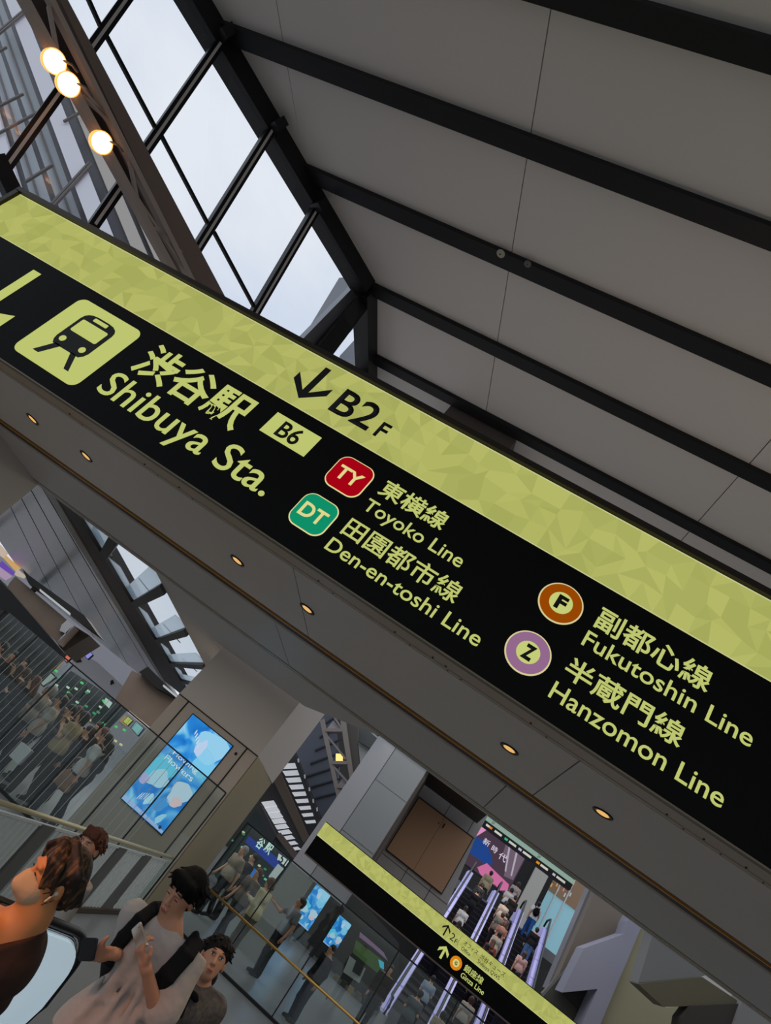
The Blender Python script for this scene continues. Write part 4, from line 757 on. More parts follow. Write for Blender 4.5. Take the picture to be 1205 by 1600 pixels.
# ------------------------------------------------------------------ people: smooth bodies grown from one distance field each
def surf(prims, res, clips=()):
    """prims: (kind, data, blend, sign). Returns verts, quads of the zero surface of their smooth union (surface nets)."""
    los, his = [], []
    for kd, d, k, sg_ in prims:
        if sg_ < 0: continue
        if kd == 'c': a, b, r1, r2 = d; r = max(r1, r2); los.append(np.minimum(a, b)-r); his.append(np.maximum(a, b)+r)
        else: c, rad, rot = d; r = max(rad); los.append(np.array(c)-r); his.append(np.array(c)+r)
    lo = np.min(los, 0)-2*res; hi = np.max(his, 0)+2*res
    n = np.ceil((hi-lo)/res).astype(int)+1
    D = np.full(n, .5, np.float32)
    ax = [lo[i]+res*np.arange(n[i]) for i in range(3)]
    for kd, d, k, sg_ in prims:
        if kd == 'c': a, b, r1, r2 = d; a = np.array(a, float); b = np.array(b, float); r = max(r1, r2); pl, ph = np.minimum(a, b)-r, np.maximum(a, b)+r
        else: c, rad, rot = d; c = np.array(c, float); r = max(rad); pl, ph = c-r, c+r
        m = k*1.2+3*res
        i0 = np.maximum(np.floor((pl-m-lo)/res).astype(int), 0); i1 = np.minimum(np.ceil((ph+m-lo)/res).astype(int)+1, n)
        if np.any(i1 <= i0): continue
        X, Y, Z = np.meshgrid(ax[0][i0[0]:i1[0]], ax[1][i0[1]:i1[1]], ax[2][i0[2]:i1[2]], indexing='ij')
        if kd == 'c':
            ab = b-a; L2 = max(ab @ ab, 1e-9)
            t = np.clip(((X-a[0])*ab[0]+(Y-a[1])*ab[1]+(Z-a[2])*ab[2])/L2, 0, 1)
            dd = np.sqrt((X-a[0]-t*ab[0])**2+(Y-a[1]-t*ab[1])**2+(Z-a[2]-t*ab[2])**2)-(r1+(r2-r1)*t)
        else:
            px, py, pz = X-c[0], Y-c[1], Z-c[2]
            if rot is not None:
                rt = np.array(rot); px, py, pz = rt[0,0]*px+rt[1,0]*py+rt[2,0]*pz, rt[0,1]*px+rt[1,1]*py+rt[2,1]*pz, rt[0,2]*px+rt[1,2]*py+rt[2,2]*pz
            k0 = np.sqrt((px/rad[0])**2+(py/rad[1])**2+(pz/rad[2])**2); k1 = np.sqrt((px/rad[0]**2)**2+(py/rad[1]**2)**2+(pz/rad[2]**2)**2)+1e-9
            dd = k0*(k0-1)/k1
        S_ = D[i0[0]:i1[0], i0[1]:i1[1], i0[2]:i1[2]]
        kk = max(k, 1e-4)
        if sg_ > 0:
            h = np.clip(.5+.5*(S_-dd)/kk, 0, 1); S_[...] = S_*(1-h)+dd*h-kk*h*(1-h)
        else:
            h = np.clip(.5-.5*(S_+dd)/kk, 0, 1); S_[...] = S_*(1-h)-dd*h+kk*h*(1-h)
    for p, nn in clips:      # keep the side where (x-p).n < 0
        X, Y, Z = np.meshgrid(*ax, indexing='ij', sparse=True)
        D = np.maximum(D, ((X-p[0])*nn[0]+(Y-p[1])*nn[1]+(Z-p[2])*nn[2]).astype(np.float32))
    I = D < 0
    c8 = [I[a:n[0]-1+a, b:n[1]-1+b, c:n[2]-1+c] for a in (0,1) for b in (0,1) for c in (0,1)]
    cnt = sum(x.astype(np.int8) for x in c8); act = (cnt > 0) & (cnt < 8)
    idx = -np.ones(act.shape, np.int64); cells = np.argwhere(act); idx[act] = np.arange(len(cells))
    acc = np.zeros((len(cells), 3)); num = np.zeros(len(cells))
    cx, cy, cz_ = cells.T
    for a0 in range(3):
        for o1 in (0,1):
            for o2 in (0,1):
                off = [0,0,0]; oth = [i for i in range(3) if i != a0]; off[oth[0]] = o1; off[oth[1]] = o2; off2 = list(off); off2[a0] = 1
                d0 = D[cx+off[0], cy+off[1], cz_+off[2]]; d1 = D[cx+off2[0], cy+off2[1], cz_+off2[2]]
                s = (d0 < 0) != (d1 < 0); t = np.where(s, d0/np.where(s, d0-d1, 1), 0)
                p = np.array(off, float)[None, :].repeat(len(cells), 0); p[:, a0] = t
                acc += p*s[:, None]; num += s
    V = lo+res*(cells+acc/num[:, None])
    Q = []
    for a0 in range(3):
        oth = [i for i in range(3) if i != a0]
        sl0 = [slice(1, -1)]*3; sl0[a0] = slice(0, -1); sl1 = list(sl0); sl1[a0] = slice(1, None)
        e = np.argwhere(I[tuple(sl0)] != I[tuple(sl1)])
        e = e+np.array([0 if i == a0 else 1 for i in range(3)])
        fl = I[tuple(e.T)]
        cs = []
        for o1, o2 in ((0,0),(-1,0),(-1,-1),(0,-1)):
            q_ = e.copy(); q_[:, oth[0]] += o1; q_[:, oth[1]] += o2
            cs.append(idx[tuple(q_.T)])
        f = np.stack(cs, 1); rev = fl if a0 != 1 else ~fl
        f[~rev] = f[~rev][:, ::-1]
        Q.append(f)
    return V, np.concatenate(Q)
def mesh_obj(name, V, Q, m, parent=None, origin=(0,0,0), mats=None, pick=None):
    V = V-np.array(origin); me = bpy.data.meshes.new(name)
    me.vertices.add(len(V)); me.vertices.foreach_set('co', V.astype(np.float32).ravel())
    me.loops.add(len(Q)*4); me.loops.foreach_set('vertex_index', Q.ravel().astype(np.int32))
    me.polygons.add(len(Q)); me.polygons.foreach_set('loop_start', np.arange(0, len(Q)*4, 4, dtype=np.int32))
    try: me.polygons.foreach_set('loop_total', np.full(len(Q), 4, np.int32))
    except Exception: pass
    me.update(calc_edges=True); me.validate()
    me.polygons.foreach_set('use_smooth', [True]*len(me.polygons))
    for x in (mats or [m]): me.materials.append(x)
    if pick is not None:
        ce = V[Q].mean(1)+np.array(origin); me.polygons.foreach_set('material_index', pick(ce).astype(np.int32))
    o = bpy.data.objects.new(name, me); C.objects.link(o); o.parent = parent; return o
A_ = lambda *v: np.array(v, float)
def rotz(t): c, s = math.cos(t), math.sin(t); return np.array([[c,-s,0],[s,c,0],[0,0,1.]])
def rotx(t): c, s = math.cos(t), math.sin(t); return np.array([[1.,0,0],[0,c,-s],[0,s,c]])
def roty(t): c, s = math.cos(t), math.sin(t); return np.array([[c,0,s],[0,1.,0],[-s,0,c]])
# local frame of a figure: z up, facing -y, its own left hand at +x
def head_prims(c, Rm, s, detail=True):
    P = lambda x, y, z: c+Rm @ (A_(x, y, z)*s)
    pr = [('e', (P(0,.012,.03), (.076*s,.094*s,.088*s), Rm), .02, 1), ('e', (P(0,-.028,-.035), (.060*s,.062*s,.085*s), Rm), .03, 1),
          ('e', (P(0,-.055,-.088), (.030*s,.026*s,.024*s), Rm), .03, 1)]
    if detail:
        pr += [('c', (P(0,-.092,.012), P(0,-.108,-.028), .008*s, .012*s), .012, 1), ('e', (P(.012,-.1,-.032), (.009*s,.01*s,.007*s), Rm), .008, 1), ('e', (P(-.012,-.1,-.032), (.009*s,.01*s,.007*s), Rm), .008, 1),
               ('e', (P(.03,-.088,.012), (.017*s,.012*s,.011*s), Rm), .012, -1), ('e', (P(-.03,-.088,.012), (.017*s,.012*s,.011*s), Rm), .012, -1),
               ('c', (P(-.035,-.085,.030), P(.035,-.085,.030), .009*s, .009*s), .014, 1), ('c', (P(-.014,-.093,-.060), P(.014,-.093,-.060), .0075*s, .0075*s), .006, 1), ('c', (P(-.013,-.091,-.071), P(.013,-.091,-.071), .0075*s, .0075*s), .006, 1),
               ('e', (P(.078,.01,-.008), (.010*s,.020*s,.032*s), Rm), .006, 1), ('e', (P(-.078,.01,-.008), (.010*s,.020*s,.032*s), Rm), .006, 1)]
    return pr
def hand_prims(w, d, side_v, s=1.0, curl=.5, palm_n=None):
    """hand at wrist w, pointing along d, fingers curling towards palm normal"""
    d = d/np.linalg.norm(d); u = side_v-d*(side_v @ d); u /= np.linalg.norm(u); nrm_ = np.cross(d, u) if palm_n is None else palm_n
    pr = [('c', (w, w+d*.03*s, .025*s, .027*s), .015, 1)]
    for k in range(4):
        o_ = (k-1.5)*.020*s; b0 = w+d*.035*s+u*o_*.8; b1 = w+d*.088*s+u*o_
        pr.append(('c', (b0, b1, .014*s, .012*s), .012, 1))
        ln = [.034,.040,.037,.028][k]*s; a1 = curl; dd = d*math.cos(a1)+nrm_*math.sin(a1); j = b1+dd*ln
        a2 = curl*2.1; d2 = d*math.cos(a2)+nrm_*math.sin(a2); j2 = j+d2*ln*.75; a3 = curl*2.8; d3 = d*math.cos(a3)+nrm_*math.sin(a3)
        pr += [('c', (b1, j, .0108*s, .0098*s), .004, 1), ('c', (j, j2, .0098*s, .0088*s), .003, 1), ('c', (j2, j2+d3*ln*.55, .0086*s, .0072*s), .003, 1)]
    t0 = w+d*.03*s-u*.022*s; t1 = t0+(d*.55-u*.75+nrm_*.35)*.04*s; pr += [('c', (t0, t1, .014*s, .0115*s), .01, 1), ('c', (t1, t1+(d*.8-u*.15+nrm_*.5)*.032*s, .011*s, .009*s), .004, 1)]
    return pr
def default_joints(h=1.68, stride=0.0, arms='down', lean=0.0, width=1.0):
    s = h/1.68; J = {}
    J['pel'] = A_(0,0,.90); J['waist'] = A_(0,0-lean*.15,1.05); J['chest'] = A_(0,.0-lean*.4,1.27); J['neck'] = A_(0,.01-lean*.6,1.41); J['head'] = A_(0,-.012-lean*.75,1.56)
    for sd, nm in ((1,'L'),(-1,'R')):
        J['sh'+nm] = A_(.165*sd*width,.01-lean*.55,1.375); st = stride*sd
        J['hip'+nm] = A_(.085*sd,0,.88); J['kn'+nm] = A_(.09*sd,-.02-.24*st,.47); J['an'+nm] = A_(.09*sd,.03-.30*st+(.06 if st < 0 else 0),.085+(.05 if st < -.3 else 0)); J['to'+nm] = J['an'+nm]+A_(.01*sd,-.15,-.055 if st >= -.3 else -.09)
        if arms == 'down' or (arms == 'phoneR' and nm == 'L') or (arms == 'phoneL' and nm == 'R'): J['el'+nm] = A_(.215*sd*width,.03+.10*st,1.11); J['wr'+nm] = A_(.23*sd*width,-.04+.22*st,.87)
        elif arms == 'reach' and nm == 'R': J['el'+nm] = A_(-.30,-.16,1.18); J['wr'+nm] = A_(-.46,-.30,1.22)
        elif arms == 'reach': J['el'+nm] = A_(.22,.06,1.12); J['wr'+nm] = A_(.26,-.02,.88)
        elif arms == 'strap': J['el'+nm] = A_(.24*sd,-.02,1.13); J['wr'+nm] = A_(.12*sd,-.17,1.25)
        else: J['el'+nm] = A_(.21*sd*width,-.02,1.12); J['wr'+nm] = A_(.07*sd,-.27,1.14)
    for k in J: J[k] = J[k]*s
    J['s'] = s; return J
def limb_dir(a, b): v = b-a; return v/np.linalg.norm(v)
def body_prims(J, HR, detail=True, fem=False, curl=.45, feet=True):
    s = J['s']; pr = []
    hc = J['head']; pr += head_prims(hc, HR, s*1.0, detail)
    pr += [('c', (J['neck']-A_(0,0,.02), hc+A_(0,.015,-.06)*s, .052*s, .050*s), .03, 1)]
    pr += [('c', (J['chest']+A_(.065,0,.02)*s, J['chest']+A_(-.065,0,.02)*s, .105*s, .105*s), .05, 1), ('c', (J['waist']+A_(.05,0,0)*s, J['waist']-A_(.05,0,0)*s, .095*s, .095*s), .08, 1), ('c', (J['pel']+A_(.07,0,0)*s, J['pel']-A_(.07,0,0)*s, .10*s, .10*s), .08, 1), ('c', (J['shL'], J['shR'], .055*s, .055*s), .06, 1), ('c', (J['neck'], J['chest'], .06*s, .09*s), .06, 1)]
    for nm, sd in (('L',1),('R',-1)):
        pr += [('c', (J['sh'+nm], J['el'+nm], .050*s, .040*s), .03, 1), ('c', (J['el'+nm], J['wr'+nm], .040*s, .026*s), .02, 1)]
        pr += hand_prims(J['wr'+nm], J.get('hd'+nm, limb_dir(J['el'+nm], J['wr'+nm])), J.get('hs'+nm, A_(0,-1,0) if True else 0), s, J.get('cu'+nm, curl), J.get('hn'+nm))
        pr += [('c', (J['hip'+nm], J['kn'+nm], .085*s, .055*s), .05, 1), ('c', (J['kn'+nm], J['an'+nm], .055*s, .038*s), .03, 1)]
        if feet: pr += [('c', (J['an'+nm]-A_(0,-.01,.035)*s, J['to'+nm], .036*s, .03*s), .03, 1)]
    return pr
def shirt_prims(J, off=.018, sleeve=1.0, fem=False):
    s = J['s']; o_ = off
    pr = [('c', (J['chest']+A_(.07,0,.02)*s, J['chest']+A_(-.07,0,.02)*s, .108*s+o_, .108*s+o_), .05, 1), ('c', (J['waist']+A_(.06,0,0)*s, J['waist']-A_(.06,0,0)*s, .105*s+o_, .105*s+o_), .08, 1),
          ('c', (J['pel']+A_(.08,0,.04)*s, J['pel']-A_(.08,0,-.04)*s, .108*s+o_, .108*s+o_), .08, 1), ('c', (J['shL'], J['shR'], .056*s+o_, .056*s+o_), .06, 1), ('c', (J['neck']-A_(0,0,.03)*s, J['chest'], .056*s+o_*.6, .09*s+o_), .05, 1)]
    for nm in ('L','R'):
        e = J['el'+nm]; a = J['sh'+nm]
        if sleeve <= 1: pr.append(('c', (a, a+(e-a)*sleeve*.8, .054*s+o_, .052*s+o_), .03, 1))
        else: pr += [('c', (a, e, .054*s+o_, .044*s+o_), .03, 1), ('c', (e, e+(J['wr'+nm]-e)*.86, .044*s+o_, .032*s+o_), .02, 1)]
    return pr
def trouser_prims(J, off=.014, length=1.0):
    s = J['s']; pr = [('c', (J['pel']+A_(.07,0,.02)*s, J['pel']-A_(.07,0,-.02)*s, .103*s+off, .103*s+off), .06, 1)]
    for nm in ('L','R'):
        pr.append(('c', (J['hip'+nm], J['kn'+nm], .088*s+off, .062*s+off), .04, 1))
        e = J['an'+nm]+A_(0,0,.02)
        if length >= 1: pr.append(('c', (J['kn'+nm], e, .062*s+off, .052*s+off), .03, 1))
    return pr
def hair_prims(c, Rm, s, style):
    P = lambda x, y, z: c+Rm @ (A_(x, y, z)*s)
    pr = [('e', (P(0,.022,.045), (.088*s,.103*s,.092*s), Rm), .02, 1)]
    if style in ('bob','long'):
        z1 = -.08 if style == 'bob' else -.26
        for sd in (1,-1): pr.append(('c', (P(.065*sd,.02,.01), P(.068*sd,.035,z1), .036*s, .026*s), .03, 1))
        pr.append(('c', (P(0,.075,.0), P(0,.085,z1), .052*s, .04*s), .04, 1))
    else: pr.append(('e', (P(0,.055,-.02), (.072*s,.062*s,.075*s), Rm), .03, 1))
    if style == 'bun': pr.append(('e', (P(0,.12,.06), (.04*s,.04*s,.04*s), Rm), .01, 1))
    pr.append(('e', (P(0,-.085,-.055), (.066*s if style != 'fringe' else .062*s, .075*s, .092*s), Rm), .012, -1))
    return pr
PROTO = {}
skins = {'a': mat('skin_light', (206,160,132), .55, 0, .35), 'b': mat('skin_tan', (190,140,110), .55, 0, .35)}
hairs = {'k': mat('hair_black', (16,14,14), .5, 0, .4), 'b': mat('hair_brown', (62,40,28), .5, 0, .4), 'r': mat('hair_auburn', (92,52,34), .5), 'g': mat('hair_grey', (150,146,142), .6)}
def cloth(rgb): return mat('cloth_%d_%d_%d' % rgb, rgb, .85, 0, .15)
def proto(pose):
    """shared meshes for small figures: body and garments of one pose, local frame"""
    if pose in PROTO: return PROTO[pose]
    h, stride, arms, lean, nod = pose; J = default_joints(h, stride, arms, lean); HR = rotx(nod)
    PROTO[pose] = J, HR, {}
    return PROTO[pose]
def person(loc, face, lb, pose, hair, style, top, bottom, sleeve='short', skin='a', skirt=False, group=None, res=.02, shoes=(40,38,38)):
    """small figure; face: heading in degrees (0 = towards the camera)"""
    J, HR, cache = proto(pose)
    def get(key, fn):
        if key not in cache: V, Q = fn(); o = mesh_obj(key[0], V, Q, None); cache[key] = o.data; bpy.data.objects.remove(o)
        return cache[key]
    def put(name, me, m, parent=None):
        me2 = me.copy(); me2.materials.clear(); me2.materials.append(m); me2.name = name
        o = bpy.data.objects.new(name, me2); C.objects.link(o); o.parent = parent; return o
    b = put('person', get(('person',), lambda: surf(body_prims(J, HR, True), res*.8)), skins[skin])
    b.location = Vector(loc)+Vector((0,0,H)); b.rotation_euler = (0,0,math.radians(face)); tag(b, lb, 'person', group)
    hem = J['pel'][2]-.05
    put('hair', get(('hair',style), lambda: surf(hair_prims(J['head'], HR, J['s'], style), res*.7)), hairs[hair], b)
    sl_ = {'none': .35, 'short': .75, 'long': 2}[sleeve]
    put('shirt' if sleeve != 'long' else 'jacket', get(('shirt',sleeve), lambda: surf(shirt_prims(J, .016, sl_), res*.8, [((0,0,hem),(0,0,-1)), ((0,0,J['neck'][2]+.015),(0,0,1))])), cloth(top), b)
    if skirt:
        def sk_(): 
            pr = [('c', (J['pel'], A_(0,0,J['knL'][2]-.12), .13, .24), .03, 1)]
            return surf(pr, res*.9, [((0,0,J['knL'][2]-.12),(0,0,-1)), ((0,0,J['pel'][2]+.1),(0,0,1))])
        put('skirt', get(('skirt',), sk_), cloth(bottom), b)
    else: put('trousers', get(('trousers',), lambda: surf(trouser_prims(J), res*.8, [((0,0,.07),(0,0,-1))])), cloth(bottom), b)
    def shoe(nm): return surf([('c', (J['an'+nm]-A_(0,-.015,.03), J['to'+nm]+A_(0,-.01,0), .046, .038), .02, 1)], .014)
    for nm in ('L','R'): put('shoe', get(('shoe',nm), lambda nm=nm: shoe(nm)), cloth(shoes), b)
    return b, J
def bag_back(b, J, rgb, lb, group='bags carried by passers-by'):
    """rucksack worn on the back of a small figure: a thing of its own"""
    s = J['s']; c = J['chest']+A_(0,.20,-.06)*s
    key = ('rucksack', round(s,3), tuple(np.round(c,2)))
    if key not in PROTO:
        V, Q = surf([('e', (c, (.15*s,.085*s,.20*s), None), .02, 1), ('e', (c+A_(0,.06,-.06)*s, (.11*s,.05*s,.09*s), None), .02, 1)], .02); o = mesh_obj('rucksack', V, Q, None); m1 = o.data; bpy.data.objects.remove(o)
        st_ = []
        for sd in (1,-1):
            V, Q = surf([('c', (J['chest']+A_(.10*sd,.13,.12)*s, J['sh'+('L' if sd > 0 else 'R')]+A_(-.055*sd,0,.075)*s, .022, .022), .01, 1), ('c', (J['sh'+('L' if sd > 0 else 'R')]+A_(-.055*sd,0,.075)*s, J['chest']+A_(.10*sd,-.13,-.02)*s, .022, .02), .01, 1)], .016); o = mesh_obj('strap', V, Q, None); st_.append(o.data); bpy.data.objects.remove(o)
        PROTO[key] = m1, st_
    m1, st_ = PROTO[key]
    def put(name, me, parent):
        me = me.copy(); me.materials.clear(); me.materials.append(cloth(rgb)); o = bpy.data.objects.new(name, me); C.objects.link(o); o.parent = parent; return o
    r = put('rucksack', m1, None); r.matrix_basis = b.matrix_basis.copy(); tag(r, lb, 'rucksack', group)
    for x in st_: put('strap', x, r)
    return r
# ------------------------------------------------------------------ passers-by behind the glass
W1 = (1.68,.0,'down',0,.05); W2 = (1.60,.5,'down',.05,.1); W3 = (1.70,.6,'down',.05,0); W4 = (1.64,.0,'phone',.1,.45); W5 = (1.70,.0,'reach',.0,-.1); W6 = (1.58,0,'phoneR',.08,.3); W7 = (1.72,.35,'strap',.05,.1)
T1, T2, T3, T4, T6, T7 = [(p[0]*1.06,)+p[1:] for p in (W1, W2, W3, W4, W6, W7)]
gL = 'crowd behind the lined glass screen'; gR = 'people walking behind the clear glass screen'
def at(xk, Y): return (xk*Y, Y, FL)
CR = [(-.668,14.0,20,T1,'k','short',(24,24,26),(20,20,22),'long','b','person in black jacket at the street end of the crowd beside the dark wall'),
 (-.640,13.1,-60,T2,'b','long',(30,26,26),(40,40,44),'long','a','brown haired person in dark coat under the green lamp panel'),
 (-.600,12.85,-80,T4,'r','long',(20,20,22),(22,22,24),'long','a','auburn long haired person in black with head bent towards the dark wall'),
 (-.575,13.5,-100,T1,'g','short',(150,146,138),(60,60,64),'short','a','grey haired person in pale grey shirt in mid crowd'),
 (-.548,12.95,-70,T1,'k','short',(170,166,158),(34,34,40),'short','b','black haired person in light grey shirt below the coach side'),
 (-.520,13.7,-40,T4,'k','short',(70,66,60),(40,40,46),'long','a','person in dark olive jacket looking down before the coach window'),
 (-.500,12.9,-90,T7,'k','bob',(168,150,116),(60,54,48),'short','a','dark bob haired person in tan blouse holding a shoulder strap'),
 (-.475,13.5,-70,T6,'b','bun',(40,40,44),(36,36,40),'long','a','person with brown bun and charcoal cardigan under the lime street sign'),
 (-.448,12.9,-80,T3,'k','short',(206,206,206),(44,48,60),'short','b','tall person in white shirt with a dark rucksack near the taupe column'),
 (-.434,13.4,-70,T6,'k','bob',(26,30,38),(24,26,30),'long','a','dark clad person with black bob standing next to the taupe column edge'),
 (-.475,14.6,10,T1,'k','short',(28,28,30),(24,24,26),'long','a','person in black half hidden behind the charcoal cardigan'),
 (-.545,15.2,0,T3,'k','short',(90,90,96),(30,30,34),'long','b','person in mid grey jacket far back under the plank box'),
 (-.644,15.0,40,T1,'k','bob',(34,32,34),(22,22,24),'long','a','person in black coat standing between the auburn hair and the dark wall'),
 (-.690,12.9,-30,T7,'k','short',(22,24,28),(24,24,28),'long','b','person in black holding a strap at the street end of the lined glass'),
 (-.625,14.2,-80,T6,'b','bob',(60,50,46),(28,28,30),'long','a','person in dark brown jacket behind the brown haired coat wearer'),
 (-.575,14.0,-90,T2,'k','short',(30,34,44),(30,30,36),'long','b','person in navy suit striding behind the grey haired shirt'),
 (-.518,14.2,-60,T1,'b','long',(20,20,24),(20,20,22),'long','a','long haired person in black behind the light grey shirt'),
 (-.462,14.5,-60,T1,'r','bob',(44,40,40),(26,26,28),'long','a','auburn bob haired person in dark knit behind the white shirt')]
made = []
for xk, Y, f, ps, hr, st_, tp, bt, sv, skn, lb in CR: made.append(person(at(xk,Y), f, lb, ps, hr, st_, tp, bt, sv, skn, group=gL))
bag_back(*made[8], (22,24,30), 'dark rucksack on the white shirted person near the taupe column'); bag_back(*made[1], (40,36,32), 'dark brown rucksack on the brown haired person under the green lamp panel')
# hand bag and paper bag held in the crowd
hb = thing('handbag', 'tan rounded handbag hanging low in the crowd before the column', 'bag', at(-.455,12.75)); hb.location.z += .62
V, Q = surf([('e', ((0,0,.17),(.19,.08,.17),None),.02,1), ('c', ((-.14,0,.04),(.14,0,.04),.06,.06),.05,1)], .02); mesh_obj('pouch', V, Q, mat('leather_tan', (150,110,84), .5), hb)
MB().tube([(-.13,0,.28),(-.08,0,.46),(.08,0,.46),(.13,0,.28)], .012, 8).build('handle', mat('leather_dark', (80,56,44), .5), hb, True, True)
pb = thing('paper_bag', 'small white paper carrier bag held low in the crowd', 'bag', at(-.537,12.75)); pb.location.z += .45
MB().hexa([(-.13,-.05,0),(.13,-.05,0),(.13,.05,0),(-.13,.05,0),(-.14,-.06,.30),(.14,-.06,.30),(.14,.06,.30),(-.14,.06,.30)]).build('sack', white_m, pb, False, True)
MB().tube([(-.06,0,.30),(-.04,0,.42),(.04,0,.42),(.06,0,.30)], .006, 6).build('handle', white_m, pb, True, True)
CRR = [(-.184,17.6,-40,W3,'g','short',(150,140,122),(26,28,34),'short','a','person in beige shirt and pale cap hair walking below the blue street sign'),
 (-.150,16.2,-30,W2,'r','bob',(110,104,96),(40,42,50),'short','a','masked person with auburn bob behind the cream cardigan'),
 (-.126,15.4,-110,W4,'r','bob',(206,196,156),(90,88,76),'long','a','person in cream cardigan with auburn bob at the glass joint'),
 (-.083,16.6,-60,W5,'k','short',(128,130,134),(26,28,34),'short','b','person in grey shirt stretching one arm out before the blue screen'),
 (-.0175,15.6,-50,(1.45,)+W1[1:],'k','short',(20,20,22),(36,44,60),'long','b','person in black top and jeans standing below the smallest blue screen'),
 (-.168,18.6,-60,W1,'k','short',(40,44,52),(24,24,30),'long','a','dark clad person beside the beige shirted walker'),
 (.055,21.5,10,W1,'b','long',(40,30,30),(28,28,30),'long','a','dark person with long brown hair by the escalator foot, behind clear glass'),
 (.100,22.5,170,W4,'k','short',(96,104,108),(30,30,34),'short','a','person in faded blue shirt boarding the escalator below the smaller sign'),
 (.135,23.5,180,W2,'k','bob',(160,150,130),(60,56,50),'short','a','person in patterned beige blouse below the Ginza lettering'.replace('Ginza', 'line'))]
for xk, Y, f, ps, hr, st_, tp, bt, sv, skn, lb in CRR: made.append(person(at(xk,Y), f, lb, ps, hr, st_, tp, bt, sv, skn, group=gR))
# riders
gE = 'riders on the escalators'
RD = [(0,34.6,175,W1,'k','short',(150,140,116),(40,40,44),'long','b','rider in khaki jacket at the very top of the flight beside the alcove'),
 (0,32.6,178,W4,'k','short',(30,30,34),(24,24,28),'long','a','rider in black below the khaki jacket'),
 (0,31.0,185,W6,'k','bob',(206,206,204),(36,36,40),'short','a','rider in white shirt leaning out on the flight beside the alcove'),
 (0,29.9,170,W2,'b','long',(190,190,192),(30,30,36),'short','a','second rider in pale shirt, brown haired, one step under the white shirt'),
 (0,28.7,180,W1,'k','short',(26,28,36),(20,20,26),'long','b','rider in navy black jacket just over the smaller sign on the alcove flight'),
 (1,35.2,180,W1,'b','bob',(190,176,170),(60,50,50),'short','a','rider in pale pink top at the top of the packed middle flight'),
 (1,34.2,175,W4,'k','short',(40,36,36),(30,30,32),'long','b','rider in dark jacket near the top of the packed middle flight'),
 (1,33.2,182,W6,'k','bob',(206,186,170),(70,64,60),'short','a','rider in cream top with raised phone on the middle flight'),
 (1,32.2,178,W1,'b','short',(120,116,108),(40,40,44),'short','b','rider in olive grey shirt amid the middle flight'),
 (1,31.2,180,W2,'k','bob',(176,170,156),(110,104,92),'short','a','rider in pale beige blouse and trousers on the middle flight'),
 (1,30.3,184,W4,'r','long',(150,70,56),(90,40,36),'short','a','rider in rust red top on the middle flight'),
 (1,29.3,180,W1,'k','short',(60,52,50),(40,36,36),'long','b','rider in dark brown jacket below the rust red top'),
 (1,28.3,178,W3,'k','short',(30,32,40),(24,24,30),'long','b','rider in dark navy suit just over the smaller sign on the middle flight'),
 (2,35.0,180,W3,'k','short',(216,216,216),(40,90,150),'short','b','rider in white shirt and blue trousers with a big black rucksack at the top'),
 (2,33.0,182,W1,'k','short',(34,34,38),(80,110,150),'long','a','rider in black jacket and washed jeans on the outer flight'),
 (2,30.8,178,W2,'b','long',(206,164,156),(60,40,40),'short','a','rider in pink blouse with long brown hair on the outer flight'),
 (2,29.3,182,W1,'k','short',(24,24,28),(20,20,24),'long','b','rider in black beside the white top on the outer flight'),
 (2,28.4,178,W4,'b','bob',(200,194,180),(40,40,44),'short','a','rider in off white top just over the smaller sign on the outer flight'),
 (1,26.6,180,W1,'b','bob',(186,176,160),(70,66,60),'short','a','rider in beige floral top seen below the smaller sign on the middle flight'),
 (0,33.6,182,W6,'b','bob',(60,58,60),(30,30,34),'long','a','rider in charcoal jacket just behind the khaki jacket'),
 (1,34.8,176,W4,'k','bob',(206,200,196),(40,40,44),'short','b','rider in white blouse beside the pale pink top'),
 (1,32.7,181,W6,'k','short',(90,80,74),(40,38,40),'long','a','rider in brown grey jacket just over the olive grey shirt'),
 (1,31.8,179,W4,'r','bob',(170,120,104),(60,50,48),'short','a','rider in faded coral top amid the packed middle flight'),
 (1,29.8,177,W2,'k','long',(110,50,44),(40,30,32),'short','a','long haired rider in dark red beside the rust red top'),
 (0,26.4,180,W4,'k','short',(160,176,190),(36,38,44),'short','a','rider in pale blue shirt seen below the smaller sign beside the glass')]
for ln, Y, f, ps, hr, st_, tp, bt, sv, skn, lb in RD:
    xx = (exx(ln,Y)+exx(ln+1,Y))/2+random.uniform(-.16,.16)
    Y = EY0+.4+.4*round((Y-EY0-.4)/.4)
    bj = person((xx, Y, ez(Y)), f, lb, ps, hr, st_, tp, bt, sv, skn, group=gE, res=.024)
    if 'big black rucksack' in lb: bag_back(*bj, (14,14,16), 'big black rucksack on the rider in blue trousers')
# people in the hall close by: a head behind the masked woman

person((PY(566,1600,6.0).x, 6.0, FL), 178, 'person seen only as a black haired crown near the floor edge of the clear glass', (1.58,0,'down',0,0), 'k', 'short', (40,40,44), (30,30,34), 'long', 'a', group='people close by in the hall', res=.014)
